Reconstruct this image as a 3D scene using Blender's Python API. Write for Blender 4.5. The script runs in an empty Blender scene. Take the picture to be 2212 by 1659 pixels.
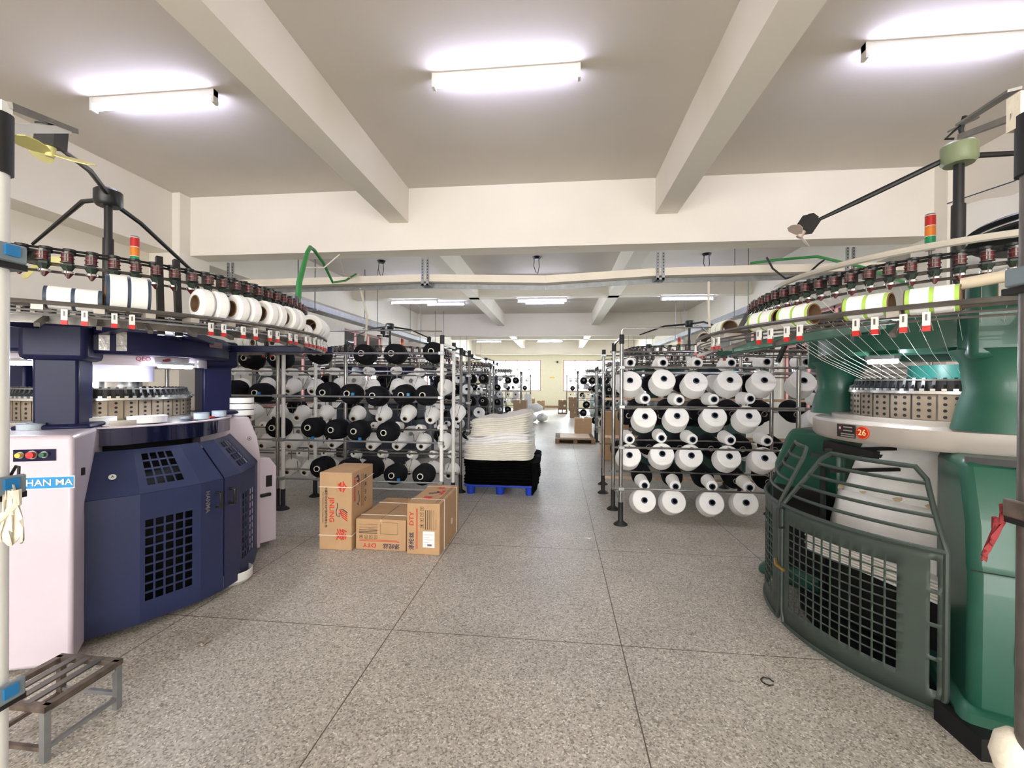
import bpy, math, random
from mathutils import Vector, Matrix
S = bpy.context.scene
COL = S.collection
random.seed(7)
sin, cos, pi = math.sin, math.cos, math.pi
# ------------------------------------------------------------------ camera
F = 933.1; YAW = -.1063; PIT = -.0027; ROLL = .0065; CAMZ = 1.5
cam_d = bpy.data.cameras.new('camera'); cam = bpy.data.objects.new('camera', cam_d); COL.objects.link(cam)
cam_d.sensor_width = 36; cam_d.lens = F / 2212 * 36; cam_d.clip_start = .05; cam_d.clip_end = 200
cy, sy = cos(YAW), sin(YAW); cp, sp = cos(PIT), sin(PIT); cr, sr = cos(ROLL), sin(ROLL)
R1 = Matrix(((cy, -sy, 0), (sy, cy, 0), (0, 0, 1)))
R2 = Matrix(((1, 0, 0), (0, sp, -cp), (0, cp, sp)))
R3 = Matrix(((cr, -sr, 0), (sr, cr, 0), (0, 0, 1)))
A = R3 @ R2 @ R1
right, down, fwd = A[0], A[1], A[2]
M = Matrix((right, -down, -fwd)).transposed().to_4x4(); M.translation = (0, 0, CAMZ)
cam.matrix_world = M
S.camera = cam
# ------------------------------------------------------------------ light
S.view_settings.view_transform = 'Standard'; S.view_settings.look = 'None'
S.view_settings.gamma = 1; S.view_settings.use_curve_mapping = False
S.view_settings.exposure = 0.74
W = bpy.data.worlds.new('overcast_sky'); S.world = W; W.use_nodes = True
bg = W.node_tree.nodes['Background']; bg.inputs[0].default_value = (.93, .96, 1, 1); bg.inputs[1].default_value = 5.0
TUBE = 54.0      # emission strength of the ceiling tubes
def area(name, loc, rot, sx, sy_, power, col):      # daylight entering by a window opening
    l = bpy.data.lights.new(name, 'AREA'); l.shape = 'RECTANGLE'; l.size = sx; l.size_y = sy_; l.energy = power; l.color = col
    o = bpy.data.objects.new(name, l); COL.objects.link(o); o.location = loc; o.rotation_euler = rot
    return o
DAY = (.89, .95, 1.0)
WARM = (1.0, .95, .88)
for i, x in enumerate((-3.4, -.4, 2.7)):            # windows behind the camera
    area('daylight', (x, -4.9, 2.0), (pi/2, 0, 0), 2.4, 1.9, 92, WARM)
for y in (8.6, 11.9, 18.6, 22.6):                   # windows of the side walls
    area('daylight', (-5.75, y, 2.0), (pi/2, 0, -pi/2), 2.4, 1.8, 36, DAY)
    area('daylight', (5.0, y, 2.0), (pi/2, 0, pi/2), 2.4, 1.8, 36, DAY)
for x, w in ((-2.9, 3.6), (2.0, 3.4)):              # windows of the far wall
    area('daylight', (x, 26.75, 1.95), (-pi/2, 0, 0), w, 1.9, 480, DAY)
# ------------------------------------------------------------------ materials
MATS = {}
def mat(name, col, rough=.5, metal=0.0, var=.06, scale=6.0, bump=0.0, bscale=60, emit=0, spec=.5, coat=0):
    if name in MATS: return MATS[name]
    m = bpy.data.materials.new(name); m.use_nodes = True; nt = m.node_tree; n = nt.nodes; L = nt.links
    b = n['Principled BSDF']; b.inputs['Roughness'].default_value = rough; b.inputs['Metallic'].default_value = metal
    b.inputs['Specular IOR Level'].default_value = spec; b.inputs['Coat Weight'].default_value = coat
    tc = n.new('ShaderNodeTexCoord'); nz = n.new('ShaderNodeTexNoise'); nz.inputs['Scale'].default_value = scale; nz.inputs['Detail'].default_value = 4
    L.new(tc.outputs['Object'], nz.inputs['Vector'])
    r = n.new('ShaderNodeValToRGB'); c = col
    r.color_ramp.elements[0].position = .3; r.color_ramp.elements[1].position = .7
    r.color_ramp.elements[0].color = tuple(x * (1 - var) for x in c) + (1,)
    r.color_ramp.elements[1].color = tuple(min(1, x * (1 + var)) for x in c) + (1,)
    L.new(nz.outputs['Fac'], r.inputs[0]); L.new(r.outputs[0], b.inputs['Base Color'])
    if bump:
        n2 = n.new('ShaderNodeTexNoise'); n2.inputs['Scale'].default_value = bscale; L.new(tc.outputs['Object'], n2.inputs['Vector'])
        bp = n.new('ShaderNodeBump'); bp.inputs['Strength'].default_value = bump; bp.inputs['Distance'].default_value = .01
        L.new(n2.outputs['Fac'], bp.inputs['Height']); L.new(bp.outputs[0], b.inputs['Normal'])
    if emit:
        b.inputs['Emission Color'].default_value = tuple(col) + (1,); b.inputs['Emission Strength'].default_value = emit
    MATS[name] = m; return m
def lin(r, g, b):
    f = lambda v: ((v/255 + .055) / 1.055) ** 2.4 if v > 10 else v / 255 / 12.92
    return (f(r), f(g), f(b))
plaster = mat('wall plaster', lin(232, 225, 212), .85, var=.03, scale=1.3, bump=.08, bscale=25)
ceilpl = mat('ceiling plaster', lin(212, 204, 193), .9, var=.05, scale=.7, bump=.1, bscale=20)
yellowpl = mat('cream plaster', lin(236, 230, 205), .85, var=.02)
base_m = mat('brown skirting paint', lin(150, 120, 90), .5)
tray_m = mat('cream cable duct plastic', lin(226, 216, 196), .45, var=.05, scale=3)
galv = mat('galvanised steel', lin(150, 152, 155), .35, .7, var=.15, scale=12)
steel = mat('polished steel tube', lin(150, 148, 146), .25, .85, var=.2, scale=9)
steeld = mat('dull steel', lin(112, 108, 104), .4, .7, var=.2, scale=14)
bright = mat('bright steel', lin(205, 204, 202), .22, .9, var=.08)
whitept = mat('white painted tube', lin(225, 224, 220), .35, var=.04, scale=5)
blackpl = mat('black plastic', lin(26, 26, 28), .4, var=.2)
rubber = mat('black rubber', lin(20, 20, 21), .6, var=.2)
darkin = mat('dark machine interior', lin(14, 15, 18), .6, .2, var=.3)  # near-black: shade inside machines and tubes put into colour, also dark parts
navy = mat('navy enamel', lin(22, 25, 60), .4, .0, var=.12, scale=4, spec=.25)
navyd = mat('navy sheet metal', lin(32, 42, 80), .5, .0, var=.08, scale=3, bump=.05, bscale=90)
bandm = mat('polished navy band', lin(28, 32, 74), .12, .5, var=.1, coat=.5)
pink = mat('pale lilac enamel', lin(206, 194, 206), .35, var=.02, coat=.3)
green = mat('green enamel', lin(25, 80, 64), .4, .0, var=.1, scale=5, coat=.1)
greend = mat('dark green enamel', lin(24, 66, 60), .35, .05, var=.12, coat=.3)
gate_m = mat('grey green painted steel', lin(56, 67, 61), .5, .1, var=.1, scale=7)
greybed = mat('grey cast bed', lin(176, 168, 160), .35, .2, var=.07, scale=6)
cammat = mat('brushed cam plate', lin(142, 129, 114), .4, .7, var=.12, scale=10)
yarnw = mat('white yarn', lin(248, 247, 245), .9, var=.015, scale=50, bump=.15, bscale=260, spec=.1)
yarnb = mat('black yarn', lin(22, 22, 26), .85, var=.15, scale=40, bump=.2, bscale=260, spec=.15)
tubeb = mat('brown paper tube', lin(120, 92, 66), .7)
tubew = mat('white plastic tube', lin(225, 220, 205), .5)
tubed = mat('dark blue tube rim', lin(58, 72, 92), .5)
card = mat('kraft cardboard', lin(186, 150, 112), .8, var=.05, scale=9)
cardd = mat('dull cardboard', lin(150, 124, 98), .8, var=.08, scale=6)
wood = mat('pale wood batten', lin(206, 176, 146), .6, var=.18, scale=22)
woodd = mat('pallet wood', lin(128, 102, 76), .75, var=.2, scale=12)
redm = mat('red plastic', lin(196, 34, 30), .4)
redd = mat('dark red spool', lin(84, 18, 24), .45)
orange = mat('orange lens', lin(230, 130, 40), .35)
greenl = mat('green lens', lin(20, 140, 90), .35)
yellowp = mat('yellow fan plastic', lin(222, 214, 140), .4)
pinkfan = mat('dull fan plastic', lin(190, 170, 160), .5)
bluep = mat('blue plastic', lin(32, 120, 180), .4)
palletb = mat('blue pallet plastic', lin(24, 62, 190), .4)
clothw = mat('white knit cloth', lin(250, 249, 248), .9, var=.02, scale=4, bump=.25, bscale=30, spec=.1)
clothc = mat('cream knit cloth', lin(250, 246, 237), .9, var=.02, scale=4, bump=.25, bscale=30, spec=.1)
clothb = mat('black knit cloth', lin(11, 11, 12), .95, var=.2, scale=5, bump=.4, bscale=30, spec=.05)
clothg = mat('grey lint cloth', lin(120, 126, 134), .95, var=.25, scale=12, bump=.5, bscale=40, spec=.05)
hoseg = mat('green hose', lin(44, 130, 62), .4)
ragm = mat('cream cotton rag', lin(232, 224, 206), .95, bump=.3, bscale=60, spec=.05)
olive = mat('olive enamel', lin(132, 142, 108), .45)
paper = mat('white label paper', lin(240, 240, 240), .6)
inkr = mat('red ink', lin(206, 48, 34), .7)
inkb = mat('navy ink', lin(44, 42, 84), .7)
inkk = mat('black ink', lin(74, 58, 50), .7)
signb = mat('sky blue sign', lin(28, 140, 205), .4)
labelk = mat('black label', lin(34, 30, 30), .4)
yel = mat('yellow button', lin(236, 190, 70), .35)
grnb = mat('green button', lin(30, 90, 66), .35)
rust = mat('rusty steel', lin(104, 92, 84), .5, .5, var=.45, scale=18, bump=.1)
greyclamp = mat('grey clamp paint', lin(120, 134, 142), .45)
tubelit = mat('lit tube', (.7, .71, 1.0), .5, var=0, emit=TUBE)
lamplit = mat('lit work lamp', (.88, .93, 1.0), .5, var=0, emit=160)
lampfar = mat('lit far lamp', (.9, .95, 1.0), .5, var=0, emit=25)
twine = mat('white strap', lin(232, 226, 214), .5)
winframe = mat('window frame red paint', lin(176, 120, 116), .5)
plasticsheet = None
def glass_mat(name, tint, haze):
    m = bpy.data.materials.new(name); m.use_nodes = True; nt = m.node_tree; n = nt.nodes; L = nt.links
    out = n['Material Output']; n.remove(n['Principled BSDF'])
    t = n.new('ShaderNodeBsdfTransparent'); t.inputs[0].default_value = tint
    g = n.new('ShaderNodeBsdfGlossy'); g.inputs['Roughness'].default_value = .05
    d = n.new('ShaderNodeBsdfDiffuse'); d.inputs[0].default_value = (.85, .85, .83, 1)
    fr = n.new('ShaderNodeFresnel'); mx = n.new('ShaderNodeMixShader'); L.new(fr.outputs[0], mx.inputs[0]); L.new(t.outputs[0], mx.inputs[1]); L.new(g.outputs[0], mx.inputs[2])
    m2 = n.new('ShaderNodeMixShader'); m2.inputs[0].default_value = haze; L.new(mx.outputs[0], m2.inputs[1]); L.new(d.outputs[0], m2.inputs[2])
    L.new(m2.outputs[0], out.inputs[0]); return m
glass = glass_mat('window glass', (.96, .98, .97, 1), .0)
filmm = glass_mat('clear plastic film', (.93, .92, .9, 1), .35)
def floor_mat():
    m = bpy.data.materials.new('terrazzo floor'); m.use_nodes = True; nt = m.node_tree; n = nt.nodes; L = nt.links; b = n['Principled BSDF']
    geo = n.new('ShaderNodeNewGeometry'); P = geo.outputs['Position']
    def N(t, **k):
        x = n.new(t)
        for a, v in k.items(): x.inputs[a].default_value = v
        return x
    v = N('ShaderNodeTexVoronoi', Scale=135.0); L.new(P, v.inputs['Vector'])
    chip = n.new('ShaderNodeValToRGB'); cr_ = chip.color_ramp; cr_.interpolation = 'CONSTANT'
    cols = [(0, (138, 131, 120)), (.12, (164, 157, 146)), (.3, (182, 175, 164)), (.55, (193, 187, 176)), (.78, (205, 199, 189)), (.94, (226, 221, 211))]
    for i, (p, c) in enumerate(cols):
        e = cr_.elements[i] if i < 2 else cr_.elements.new(p)
        e.position = p; e.color = lin(*c) + (1,)
    sep = n.new('ShaderNodeSeparateColor'); L.new(v.outputs['Color'], sep.inputs[0]); L.new(sep.outputs[0], chip.inputs[0])
    # grime
    g1 = N('ShaderNodeTexNoise', Scale=.9, Detail=6.0, Roughness=.6); L.new(P, g1.inputs['Vector'])
    g2 = N('ShaderNodeTexNoise', Scale=5.0, Detail=8.0, Roughness=.7, Distortion=1.2); L.new(P, g2.inputs['Vector'])
    r1 = n.new('ShaderNodeMapRange'); r1.inputs[1].default_value = .3; r1.inputs[2].default_value = .7; r1.inputs[3].default_value = .76; r1.inputs[4].default_value = 1.06; L.new(g1.outputs['Fac'], r1.inputs[0])
    r2 = n.new('ShaderNodeMapRange'); r2.inputs[1].default_value = .6; r2.inputs[2].default_value = .76; r2.inputs[3].default_value = 1.0; r2.inputs[4].default_value = .62; L.new(g2.outputs['Fac'], r2.inputs[0])
    mm = n.new('ShaderNodeMath'); mm.operation = 'MULTIPLY'; L.new(r1.outputs[0], mm.inputs[0]); L.new(r2.outputs[0], mm.inputs[1])
    g3 = N('ShaderNodeTexNoise', Scale=13.0, Detail=3.0, Distortion=.6); L.new(P, g3.inputs['Vector'])
    r3 = n.new('ShaderNodeMapRange'); r3.inputs[1].default_value = .68; r3.inputs[2].default_value = .74; r3.inputs[3].default_value = 1.0; r3.inputs[4].default_value = .6; L.new(g3.outputs['Fac'], r3.inputs[0])
    m3 = n.new('ShaderNodeMath'); m3.operation = 'MULTIPLY'; L.new(mm.outputs[0], m3.inputs[0]); L.new(r3.outputs[0], m3.inputs[1]); mm = m3
    # joints
    sx = n.new('ShaderNodeSeparateXYZ'); L.new(P, sx.inputs[0])
    def joint(out, off, pitch):
        a = n.new('ShaderNodeMath'); a.operation = 'SUBTRACT'; a.inputs[1].default_value = off - pitch * 40; L.new(out, a.inputs[0])
        c = n.new('ShaderNodeMath'); c.operation = 'MODULO'; c.inputs[1].default_value = pitch; L.new(a.outputs[0], c.inputs[0])
        d = n.new('ShaderNodeMath'); d.operation = 'LESS_THAN'; d.inputs[1].default_value = .006; L.new(c.outputs[0], d.inputs[0])
        return d.outputs[0]
    j1 = joint(sx.outputs[0], .368, 1.36); j2 = joint(sx.outputs[1], 2.517, 1.42)
    jm = n.new('ShaderNodeMath'); jm.operation = 'MAXIMUM'; L.new(j1, jm.inputs[0]); L.new(j2, jm.inputs[1])
    mix = n.new('ShaderNodeMix'); mix.data_type = 'RGBA'; mix.blend_type = 'MULTIPLY'; mix.inputs[0].default_value = 1
    L.new(chip.outputs[0], mix.inputs[6]); L.new(mm.outputs[0], mix.inputs[7])
    mj = n.new('ShaderNodeMix'); mj.data_type = 'RGBA'; L.new(jm.outputs[0], mj.inputs[0]); L.new(mix.outputs[2], mj.inputs[6]); mj.inputs[7].default_value = lin(84, 74, 62) + (1,)
    L.new(mj.outputs[2], b.inputs['Base Color'])
    rr = n.new('ShaderNodeMapRange'); rr.inputs[3].default_value = .3; rr.inputs[4].default_value = .55; L.new(g2.outputs['Fac'], rr.inputs[0]); L.new(rr.outputs[0], b.inputs['Roughness'])
    b.inputs['Specular IOR Level'].default_value = .45
    return m
floorm = floor_mat()
# ------------------------------------------------------------------ mesh helpers
def V(*a): return Vector(a)
class MB:
    """collects shapes into one mesh"""
    def __init__(s): s.v = []; s.f = []; s.m = []; s.mats = []
    def mi(s, m):
        if m is None: return 0
        if m not in s.mats: s.mats.append(m)
        return s.mats.index(m)
    def add(s, vs, fs, m=None):
        k = len(s.v); s.v += [tuple(v) for v in vs]; i = s.mi(m)
        for f in fs: s.f.append(tuple(a + k for a in f)); s.m.append(i)
    def box(s, c, d, m=None, R=None):
        x, y, z = d[0]/2, d[1]/2, d[2]/2; R = R or Matrix.Identity(3); c = Vector(c)
        vs = [c + R @ V(a*x, b*y, e*z) for e in (-1, 1) for b in (-1, 1) for a in (-1, 1)]
        s.add(vs, [(0, 2, 3, 1), (4, 5, 7, 6), (0, 1, 5, 4), (2, 6, 7, 3), (0, 4, 6, 2), (1, 3, 7, 5)], m); return s
    def b2(s, lo, hi, m=None):
        return s.box([(lo[i]+hi[i])/2 for i in range(3)], [hi[i]-lo[i] for i in range(3)], m)
    def bar(s, p, q, w, h, m=None, up=(0, 0, 1)):
        p, q = Vector(p), Vector(q); d = q - p; z = d.normalized(); x = Vector(up).cross(z)
        if x.length < 1e-4: x = V(1, 0, 0)
        x.normalize(); y = z.cross(x); R = Matrix((x, y, z)).transposed()
        return s.box((p + q)/2, (w, h, d.length), m, R)
    def tube(s, pts, r, m=None, seg=8, cap=True, closed=False):
        pts = [Vector(p) for p in pts]; n = len(pts); rs = r if isinstance(r, (list, tuple)) else [r]*n
        vs = []; prev = None
        for i, p in enumerate(pts):
            if closed: t = pts[(i+1) % n] - pts[i-1]
            else: t = pts[min(i+1, n-1)] - pts[max(i-1, 0)]
            t.normalize()
            if prev is None:
                x = t.orthogonal().normalized() if abs(t.z) > .95 else V(0, 0, 1).cross(t).normalized()
            else:
                x = prev - t * prev.dot(t); x.normalize()
            prev = x; y = t.cross(x)
            vs += [p + (x*cos(2*pi*k/seg) + y*sin(2*pi*k/seg)) * rs[i] for k in range(seg)]
        fs = []
        rng = n if closed else n-1
        for i in range(rng):
            j = (i+1) % n
            for k in range(seg):
                l = (k+1) % seg; fs.append((i*seg+k, i*seg+l, j*seg+l, j*seg+k))
        if cap and not closed:
            fs.append(tuple(range(seg-1, -1, -1))); fs.append(tuple((n-1)*seg+k for k in range(seg)))
        s.add(vs, fs, m); return s
    def lathe(s, prof, c=(0, 0, 0), ax=(0, 0, 1), seg=20, m=None, a0=0, a1=2*pi, wave=None):
        """prof: list of (r, h); revolve about ax through c"""
        c = Vector(c); z = Vector(ax).normalized(); x = V(1, 0, 0) if abs(z.z) > .99 else V(0, 0, 1).cross(z).normalized(); y = z.cross(x)
        full = abs(a1 - a0 - 2*pi) < 1e-6; ns = seg if full else seg+1
        vs = []
        for r, h in prof:
            for k in range(ns):
                a = a0 + (a1-a0)*k/seg; vs.append(c + z*h + (x*cos(a) + y*sin(a)) * r)
        fs = []
        for i in range(len(prof)-1):
            for k in range(seg):
                l = (k+1) % ns; fs.append((i*ns+k, i*ns+l, (i+1)*ns+l, (i+1)*ns+k))
        s.add(vs, fs, m); return s
    def cyl(s, p, q, r0, r1=None, m=None, seg=16):
        p, q = Vector(p), Vector(q); r1 = r0 if r1 is None else r1; L_ = (q-p).length
        return s.lathe([(.0001, 0), (r0, 0), (r1, L_), (.0001, L_)], p, q-p, seg, m)
    def prism(s, poly, z0, z1, m=None):
        n = len(poly); vs = [(x, y, z0) for x, y in poly] + [(x, y, z1) for x, y in poly]
        fs = [tuple(range(n-1, -1, -1)), tuple(range(n, 2*n))] + [(i, (i+1) % n, n+(i+1) % n, n+i) for i in range(n)]
        s.add(vs, fs, m); return s
    def sweep(s, poly, p0, ux, uy, d, m=None):
        """polygon (a,b) in frame ux,uy at p0, extruded by vector d"""
        p0, ux, uy, d = map(Vector, (p0, ux, uy, d)); n = len(poly)
        b = [p0 + ux*a + uy*c for a, c in poly]; vs = b + [v + d for v in b]
        fs = [tuple(range(n-1, -1, -1)), tuple(range(n, 2*n))] + [(i, (i+1) % n, n+(i+1) % n, n+i) for i in range(n)]
        s.add(vs, fs, m); return s
    def grid(s, fn, us, vs_, hole=None, m=None):
        nu, nv = len(us), len(vs_); vs = [fn(u, v) for v in vs_ for u in us]; fs = []
        for j in range(nv-1):
            for i in range(nu-1):
                if hole and hole((us[i]+us[i+1])/2, (vs_[j]+vs_[j+1])/2): continue
                fs.append((j*nu+i, j*nu+i+1, (j+1)*nu+i+1, (j+1)*nu+i))
        s.add(vs, fs, m); return s
    def mesh(s, name, m=None, sharp=38):
        me = bpy.data.meshes.new(name); me.from_pydata(s.v, [], s.f)
        if s.mats:
            for x in s.mats: me.materials.append(x)
            me.polygons.foreach_set('material_index', s.m)
        elif m: me.materials.append(m)
        me.update(); me.validate()
        me.polygons.foreach_set('use_smooth', [sharp > 0]*len(me.polygons))
        if sharp > 0: me.set_sharp_from_angle(angle=math.radians(sharp))
        return me
    def build(s, name, m=None, parent=None, bevel=0, loc=None, solid=0, sharp=38):
        o = bpy.data.objects.new(name, s.mesh(name, m, sharp)); COL.objects.link(o)
        if parent: o.parent = parent
        if loc: o.location = loc
        if solid:
            md = o.modifiers.new('solid', 'SOLIDIFY'); md.thickness = solid; md.offset = 0
        if bevel:
            md = o.modifiers.new('bevel', 'BEVEL'); md.width = bevel; md.segments = 2; md.limit_method = 'ANGLE'; md.angle_limit = math.radians(40)
        return o
def tag(o, label=None, cat=None, group=None, kind=None):
    if label: o['label'] = label
    if cat: o['category'] = cat
    if group: o['group'] = group
    if kind: o['kind'] = kind
    return o
def thing(name, label, cat, loc=(0, 0, 0), rz=0, group=None):
    o = bpy.data.objects.new(name, None); COL.objects.link(o); o.empty_display_size = .1
    o.location = loc; o.rotation_euler = (0, 0, rz); return tag(o, label, cat, group)
KIDS = {}
def copy_tree(o, parent=None, kids=None):
    if kids is None:
        kids = {}
        for x in S.objects:
            if x.parent: kids.setdefault(x.parent.name, []).append(x)
    c = o.copy(); COL.objects.link(c)
    if parent: c.parent = parent
    for ch in kids.get(o.name, []): copy_tree(ch, c, kids)
    return c
def struct(name, mb, m, bevel=0): return tag(mb.build(name, m, bevel=bevel), kind='structure')
def ordn(i): return ['first', 'second', 'third', 'fourth', 'fifth', 'sixth', 'seventh', 'eighth', 'ninth', 'tenth', 'eleventh', 'twelfth'][i]
def arc(cx, cy_, r, a0, a1, z, n):
    return [(cx + r*cos(a0+(a1-a0)*k/n), cy_ + r*sin(a0+(a1-a0)*k/n), z) for k in range(n+1)]
def text_mesh(name, s, size, frame, m, parent=None, ext=.0006, align='CENTER', sx=1, bold=.012):
    """frame: (origin, right, up); flat lettering lying on a surface"""
    cu = bpy.data.curves.new(name, 'FONT'); cu.body = s; cu.size = size; cu.extrude = ext; cu.align_x = align; cu.align_y = 'CENTER'; cu.resolution_u = 3; cu.offset = size*bold
    to = bpy.data.objects.new(name, cu); COL.objects.link(to)
    dg = bpy.context.evaluated_depsgraph_get(); me = bpy.data.meshes.new_from_object(to.evaluated_get(dg))
    bpy.data.objects.remove(to)
    me.name = name; me.materials.clear(); me.materials.append(m)
    o = bpy.data.objects.new(name, me); COL.objects.link(o)
    p, r, u = map(Vector, frame); r.normalize(); u.normalize(); n = r.cross(u)
    Mx = Matrix((r*sx, u, n)).transposed().to_4x4(); Mx.translation = p + n*.0012
    if parent: o.parent = parent
    o.matrix_local = Mx
    return o
# ------------------------------------------------------------------ the room
XL, XR, YF, YB, ZC = -5.5, 4.75, -4.9, 26.5, 4.02
ZB, ZL = 3.22, 3.576
struct('floor', MB().b2((XL-.3, YF-.3, -.1), (XR+.3, YB+.3, 0)), floorm)
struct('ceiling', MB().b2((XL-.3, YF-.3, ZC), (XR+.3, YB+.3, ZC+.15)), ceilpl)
def wall_x(name, x0, x1, wins, m):
    mb = MB(); ys = YF-.3
    for (a, b, z0, z1) in wins:
        mb.b2((x0, ys, 0), (x1, a, ZC)); mb.b2((x0, a, 0), (x1, b, z0)); mb.b2((x0, a, z1), (x1, b, ZC)); ys = b
    mb.b2((x0, ys, 0), (x1, YB+.3, ZC)); return struct(name, mb, m)
def wall_y(name, y0, y1, wins, m):
    mb = MB(); xs = XL
    for (a, b, z0, z1) in wins:
        mb.b2((xs, y0, 0), (a, y1, ZC)); mb.b2((a, y0, 0), (b, y1, z0)); mb.b2((a, y0, z1), (b, y1, ZC)); xs = b
    mb.b2((xs, y0, 0), (XR, y1, ZC)); return struct(name, mb, m)
sidew = [(y-1.25, y+1.25, 1.0, 2.9) for y in (8.6, 11.9, 18.6, 22.6)]
wall_x('wall_left', XL-.22, XL, sidew, plaster); wall_x('wall_right', XR, XR+.22, sidew, plaster)
backw = [(-4.7, -1.06, 1.0, 2.9), (.31, 3.9, 1.0, 2.9)]
wall_y('wall_back', YB, YB+.22, backw, yellowpl)
frontw = [(x-1.25, x+1.25, 1.0, 3.0) for x in (-3.4, -.4, 2.7)]
wall_y('wall_front', YF-.22, YF, frontw, plaster)
wn = 0
def window(axis, at, a, b, z0, z1, nx, mid):
    global wn; wn += 1
    mb = MB(); t = .05
    def bb(u0, u1, w0, w1, th=.06, m=winframe):
        if axis == 'x': mb.b2((at-th/2, u0, w0), (at+th/2, u1, w1), m)
        else: mb.b2((u0, at-th/2, w0), (u1, at+th/2, w1), m)
    bb(a, b, z0, z0+t); bb(a, b, z1-t, z1); bb(a, a+t, z0, z1); bb(b-t, b, z0, z1); bb(a, b, mid-.02, mid+.02)
    for k in range(1, nx): u = a+(b-a)*k/nx; bb(u-.02, u+.02, z0, z1)
    o = mb.build('window_%d' % wn); tag(o, kind='structure')
    g = MB()
    if axis == 'x': g.b2((at-.003, a+t, z0+t), (at+.003, b-t, z1-t))
    else: g.b2((a+t, at-.003, z0+t), (b-t, at+.003, z1-t))
    g.build('glass_pane', glass, o)
for w in sidew: window('x', XL-.12, *w, 3, 2.3); window('x', XR+.12, *w, 3, 2.3)
for w in backw: window('y', YB+.12, *w, 5, 2.32)
for w in frontw: window('y', YF-.12, *w, 3, 2.4)
struct('baseboard_back', MB().b2((-1.28, YB-.02, 0), (.02, YB, .12)), base_m)
# beams: cross beams, long beams, wall beams and columns
tn = 0
def trim(mb, m=plaster):
    global tn; tn += 1; return struct('trim_%d' % tn, mb, m)
for y in (-4.74, 5.45, 15.64, 25.85): trim(MB().b2((XL, y, ZB), (XR, y+.3, ZC)))
for y in (.35, 10.4, 20.6): trim(MB().b2((XL+.34, y, ZL), (XR-.34, y+.25, ZC-.001)))
for x0, x1 in ((-2.2, -1.95), (1.17, 1.43)):
    ys = [-4.44, 5.45, 5.75, 15.64, 15.94, 25.85]
    for i in range(3): trim(MB().b2((x0, ys[2*i], ZL), (x1, ys[2*i+1], ZC-.002)))
trim(MB().b2((XL, YF, ZB), (XL+.34, YB, ZC-.001))); trim(MB().b2((XR-.34, YF, ZB), (XR, YB, ZC-.001)))
for y in (5.28, 15.47, 25.7):
    trim(MB().b2((XL, y, 0), (-5.05, y+.5, ZC))); trim(MB().b2((4.28, y, 0), (XR, y+.5, ZC)))
# ------------------------------------------------------------------ tube lights
def tube_light(x, y, z, label, group, L=1.2):
    t = thing('tube_light', label, 'ceiling light', (x, y, z), 0, group)
    MB().b2((-L/2, -.024, -.055), (L/2, .024, 0)).build('housing', whitept, t)
    for s_ in (-1, 1):
        MB().b2((s_*(L/2-.012)-.012, -.028, -.115), (s_*(L/2-.012)+.012, .028, 0)).build('end_cap', whitept, t)
    MB().cyl((-L/2+.024, 0, -.092), (L/2-.024, 0, -.092), .015, m=tubelit, seg=12).build('tube', None, t)
for x, w in ((-3.57, 'left bay, above the navy machine'), (-.44, 'centre bay, nearest the camera'), (2.83, 'right bay, above the green machine')):
    tube_light(x, 3.46, ZC, 'lit fluorescent batten on the ceiling of the ' + w, 'near ceiling tube lights')
for x, w in ((-3.6, 'left'), (-.4, 'middle'), (2.99, 'right')):
    tube_light(x, 10.5, ZL, 'lit tube under the cross beam of the second bay, %s one' % w, 'tube lights under the second bay beam')
for x, w in ((-3.5, 'left'), (-.42, 'middle')):
    tube_light(x, 13.2, ZC, 'dimmer tube on the ceiling just behind the %s beam tube' % w, 'tube lights deep in the second bay')
for x, w in ((-4.0, 'far left'), (-3.1, 'left of the aisle'), (-.4, 'over the aisle')):
    if x != -4.0: tube_light(x-.25 if x < -1 else x, 20.72, ZL, 'lit tube near the far wall, the one %s' % w, 'tube lights near the far wall')
# ------------------------------------------------------------------ fan hooks
for x, y, w in ((-3.67, 8.64, 'left'), (-.44, 8.64, 'middle'), (2.84, 8.7, 'right')):
    t = thing('ceiling_hook', 'dark ceiling fan hook with loose wire in the second bay, %s one' % w, 'hook', (x, y, ZC), 0, 'bare ceiling hooks')
    MB().cyl((0, 0, 0), (0, 0, -.05), .09, .06, blackpl).build('mount', None, t)
    MB().tube([(-.05, 0, -.05), (-.06, 0, -.18), (-.02, 0, -.3), (.02, 0, -.34), (.05, 0, -.2), (.04, 0, -.05)], .007, blackpl, 6).build('wire', None, t)
# ------------------------------------------------------------------ cable duct behind the first cross beam
t = thing('cable_duct', 'long cream cable duct sagging across the hall behind the first beam', 'cable duct', (0, 5.9, 2.95))
px = [(-5.05, -.03), (-4.8, -.03), (-1.84, 0), (-.18, -.05), (1.32, .02), (2.7, .03), (4.28, .03)]
mb = MB()
for (a, za), (b, zb_) in zip(px, px[1:]): mb.bar((a, 0, za), (b+.002, 0, zb_), .1, .13, tray_m, up=(0, 1, 0))
mb.build('duct', None, t)
mb = MB()
for (a, za), (b, zb_) in zip(px, px[1:]): mb.bar((a, .09, za-.065), (b, .09, zb_-.065), .008, .1, galv, up=(0, 0, 1))
mb.build('support_tray', None, t)
for x in (-4.75, -1.84, 1.32, 3.62):
    zb_ = {-4.75: -.03, -1.84: 0, 1.32: .02, 3.62: .03}[x]; mb = MB()
    for dx in (-.035, .035):
        mb.b2((x+dx-.018, -.09, zb_-.11), (x+dx+.018, -.075, .27), galv)
        for k in range(7): mb.b2((x+dx-.005, -.0935, zb_-.02+k*.04), (x+dx+.005, -.0895, zb_+k*.04), darkin)
    mb.b2((x-.06, -.09, zb_-.11), (x+.06, .13, zb_-.085), galv); mb.build('hanger', None, t)
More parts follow.
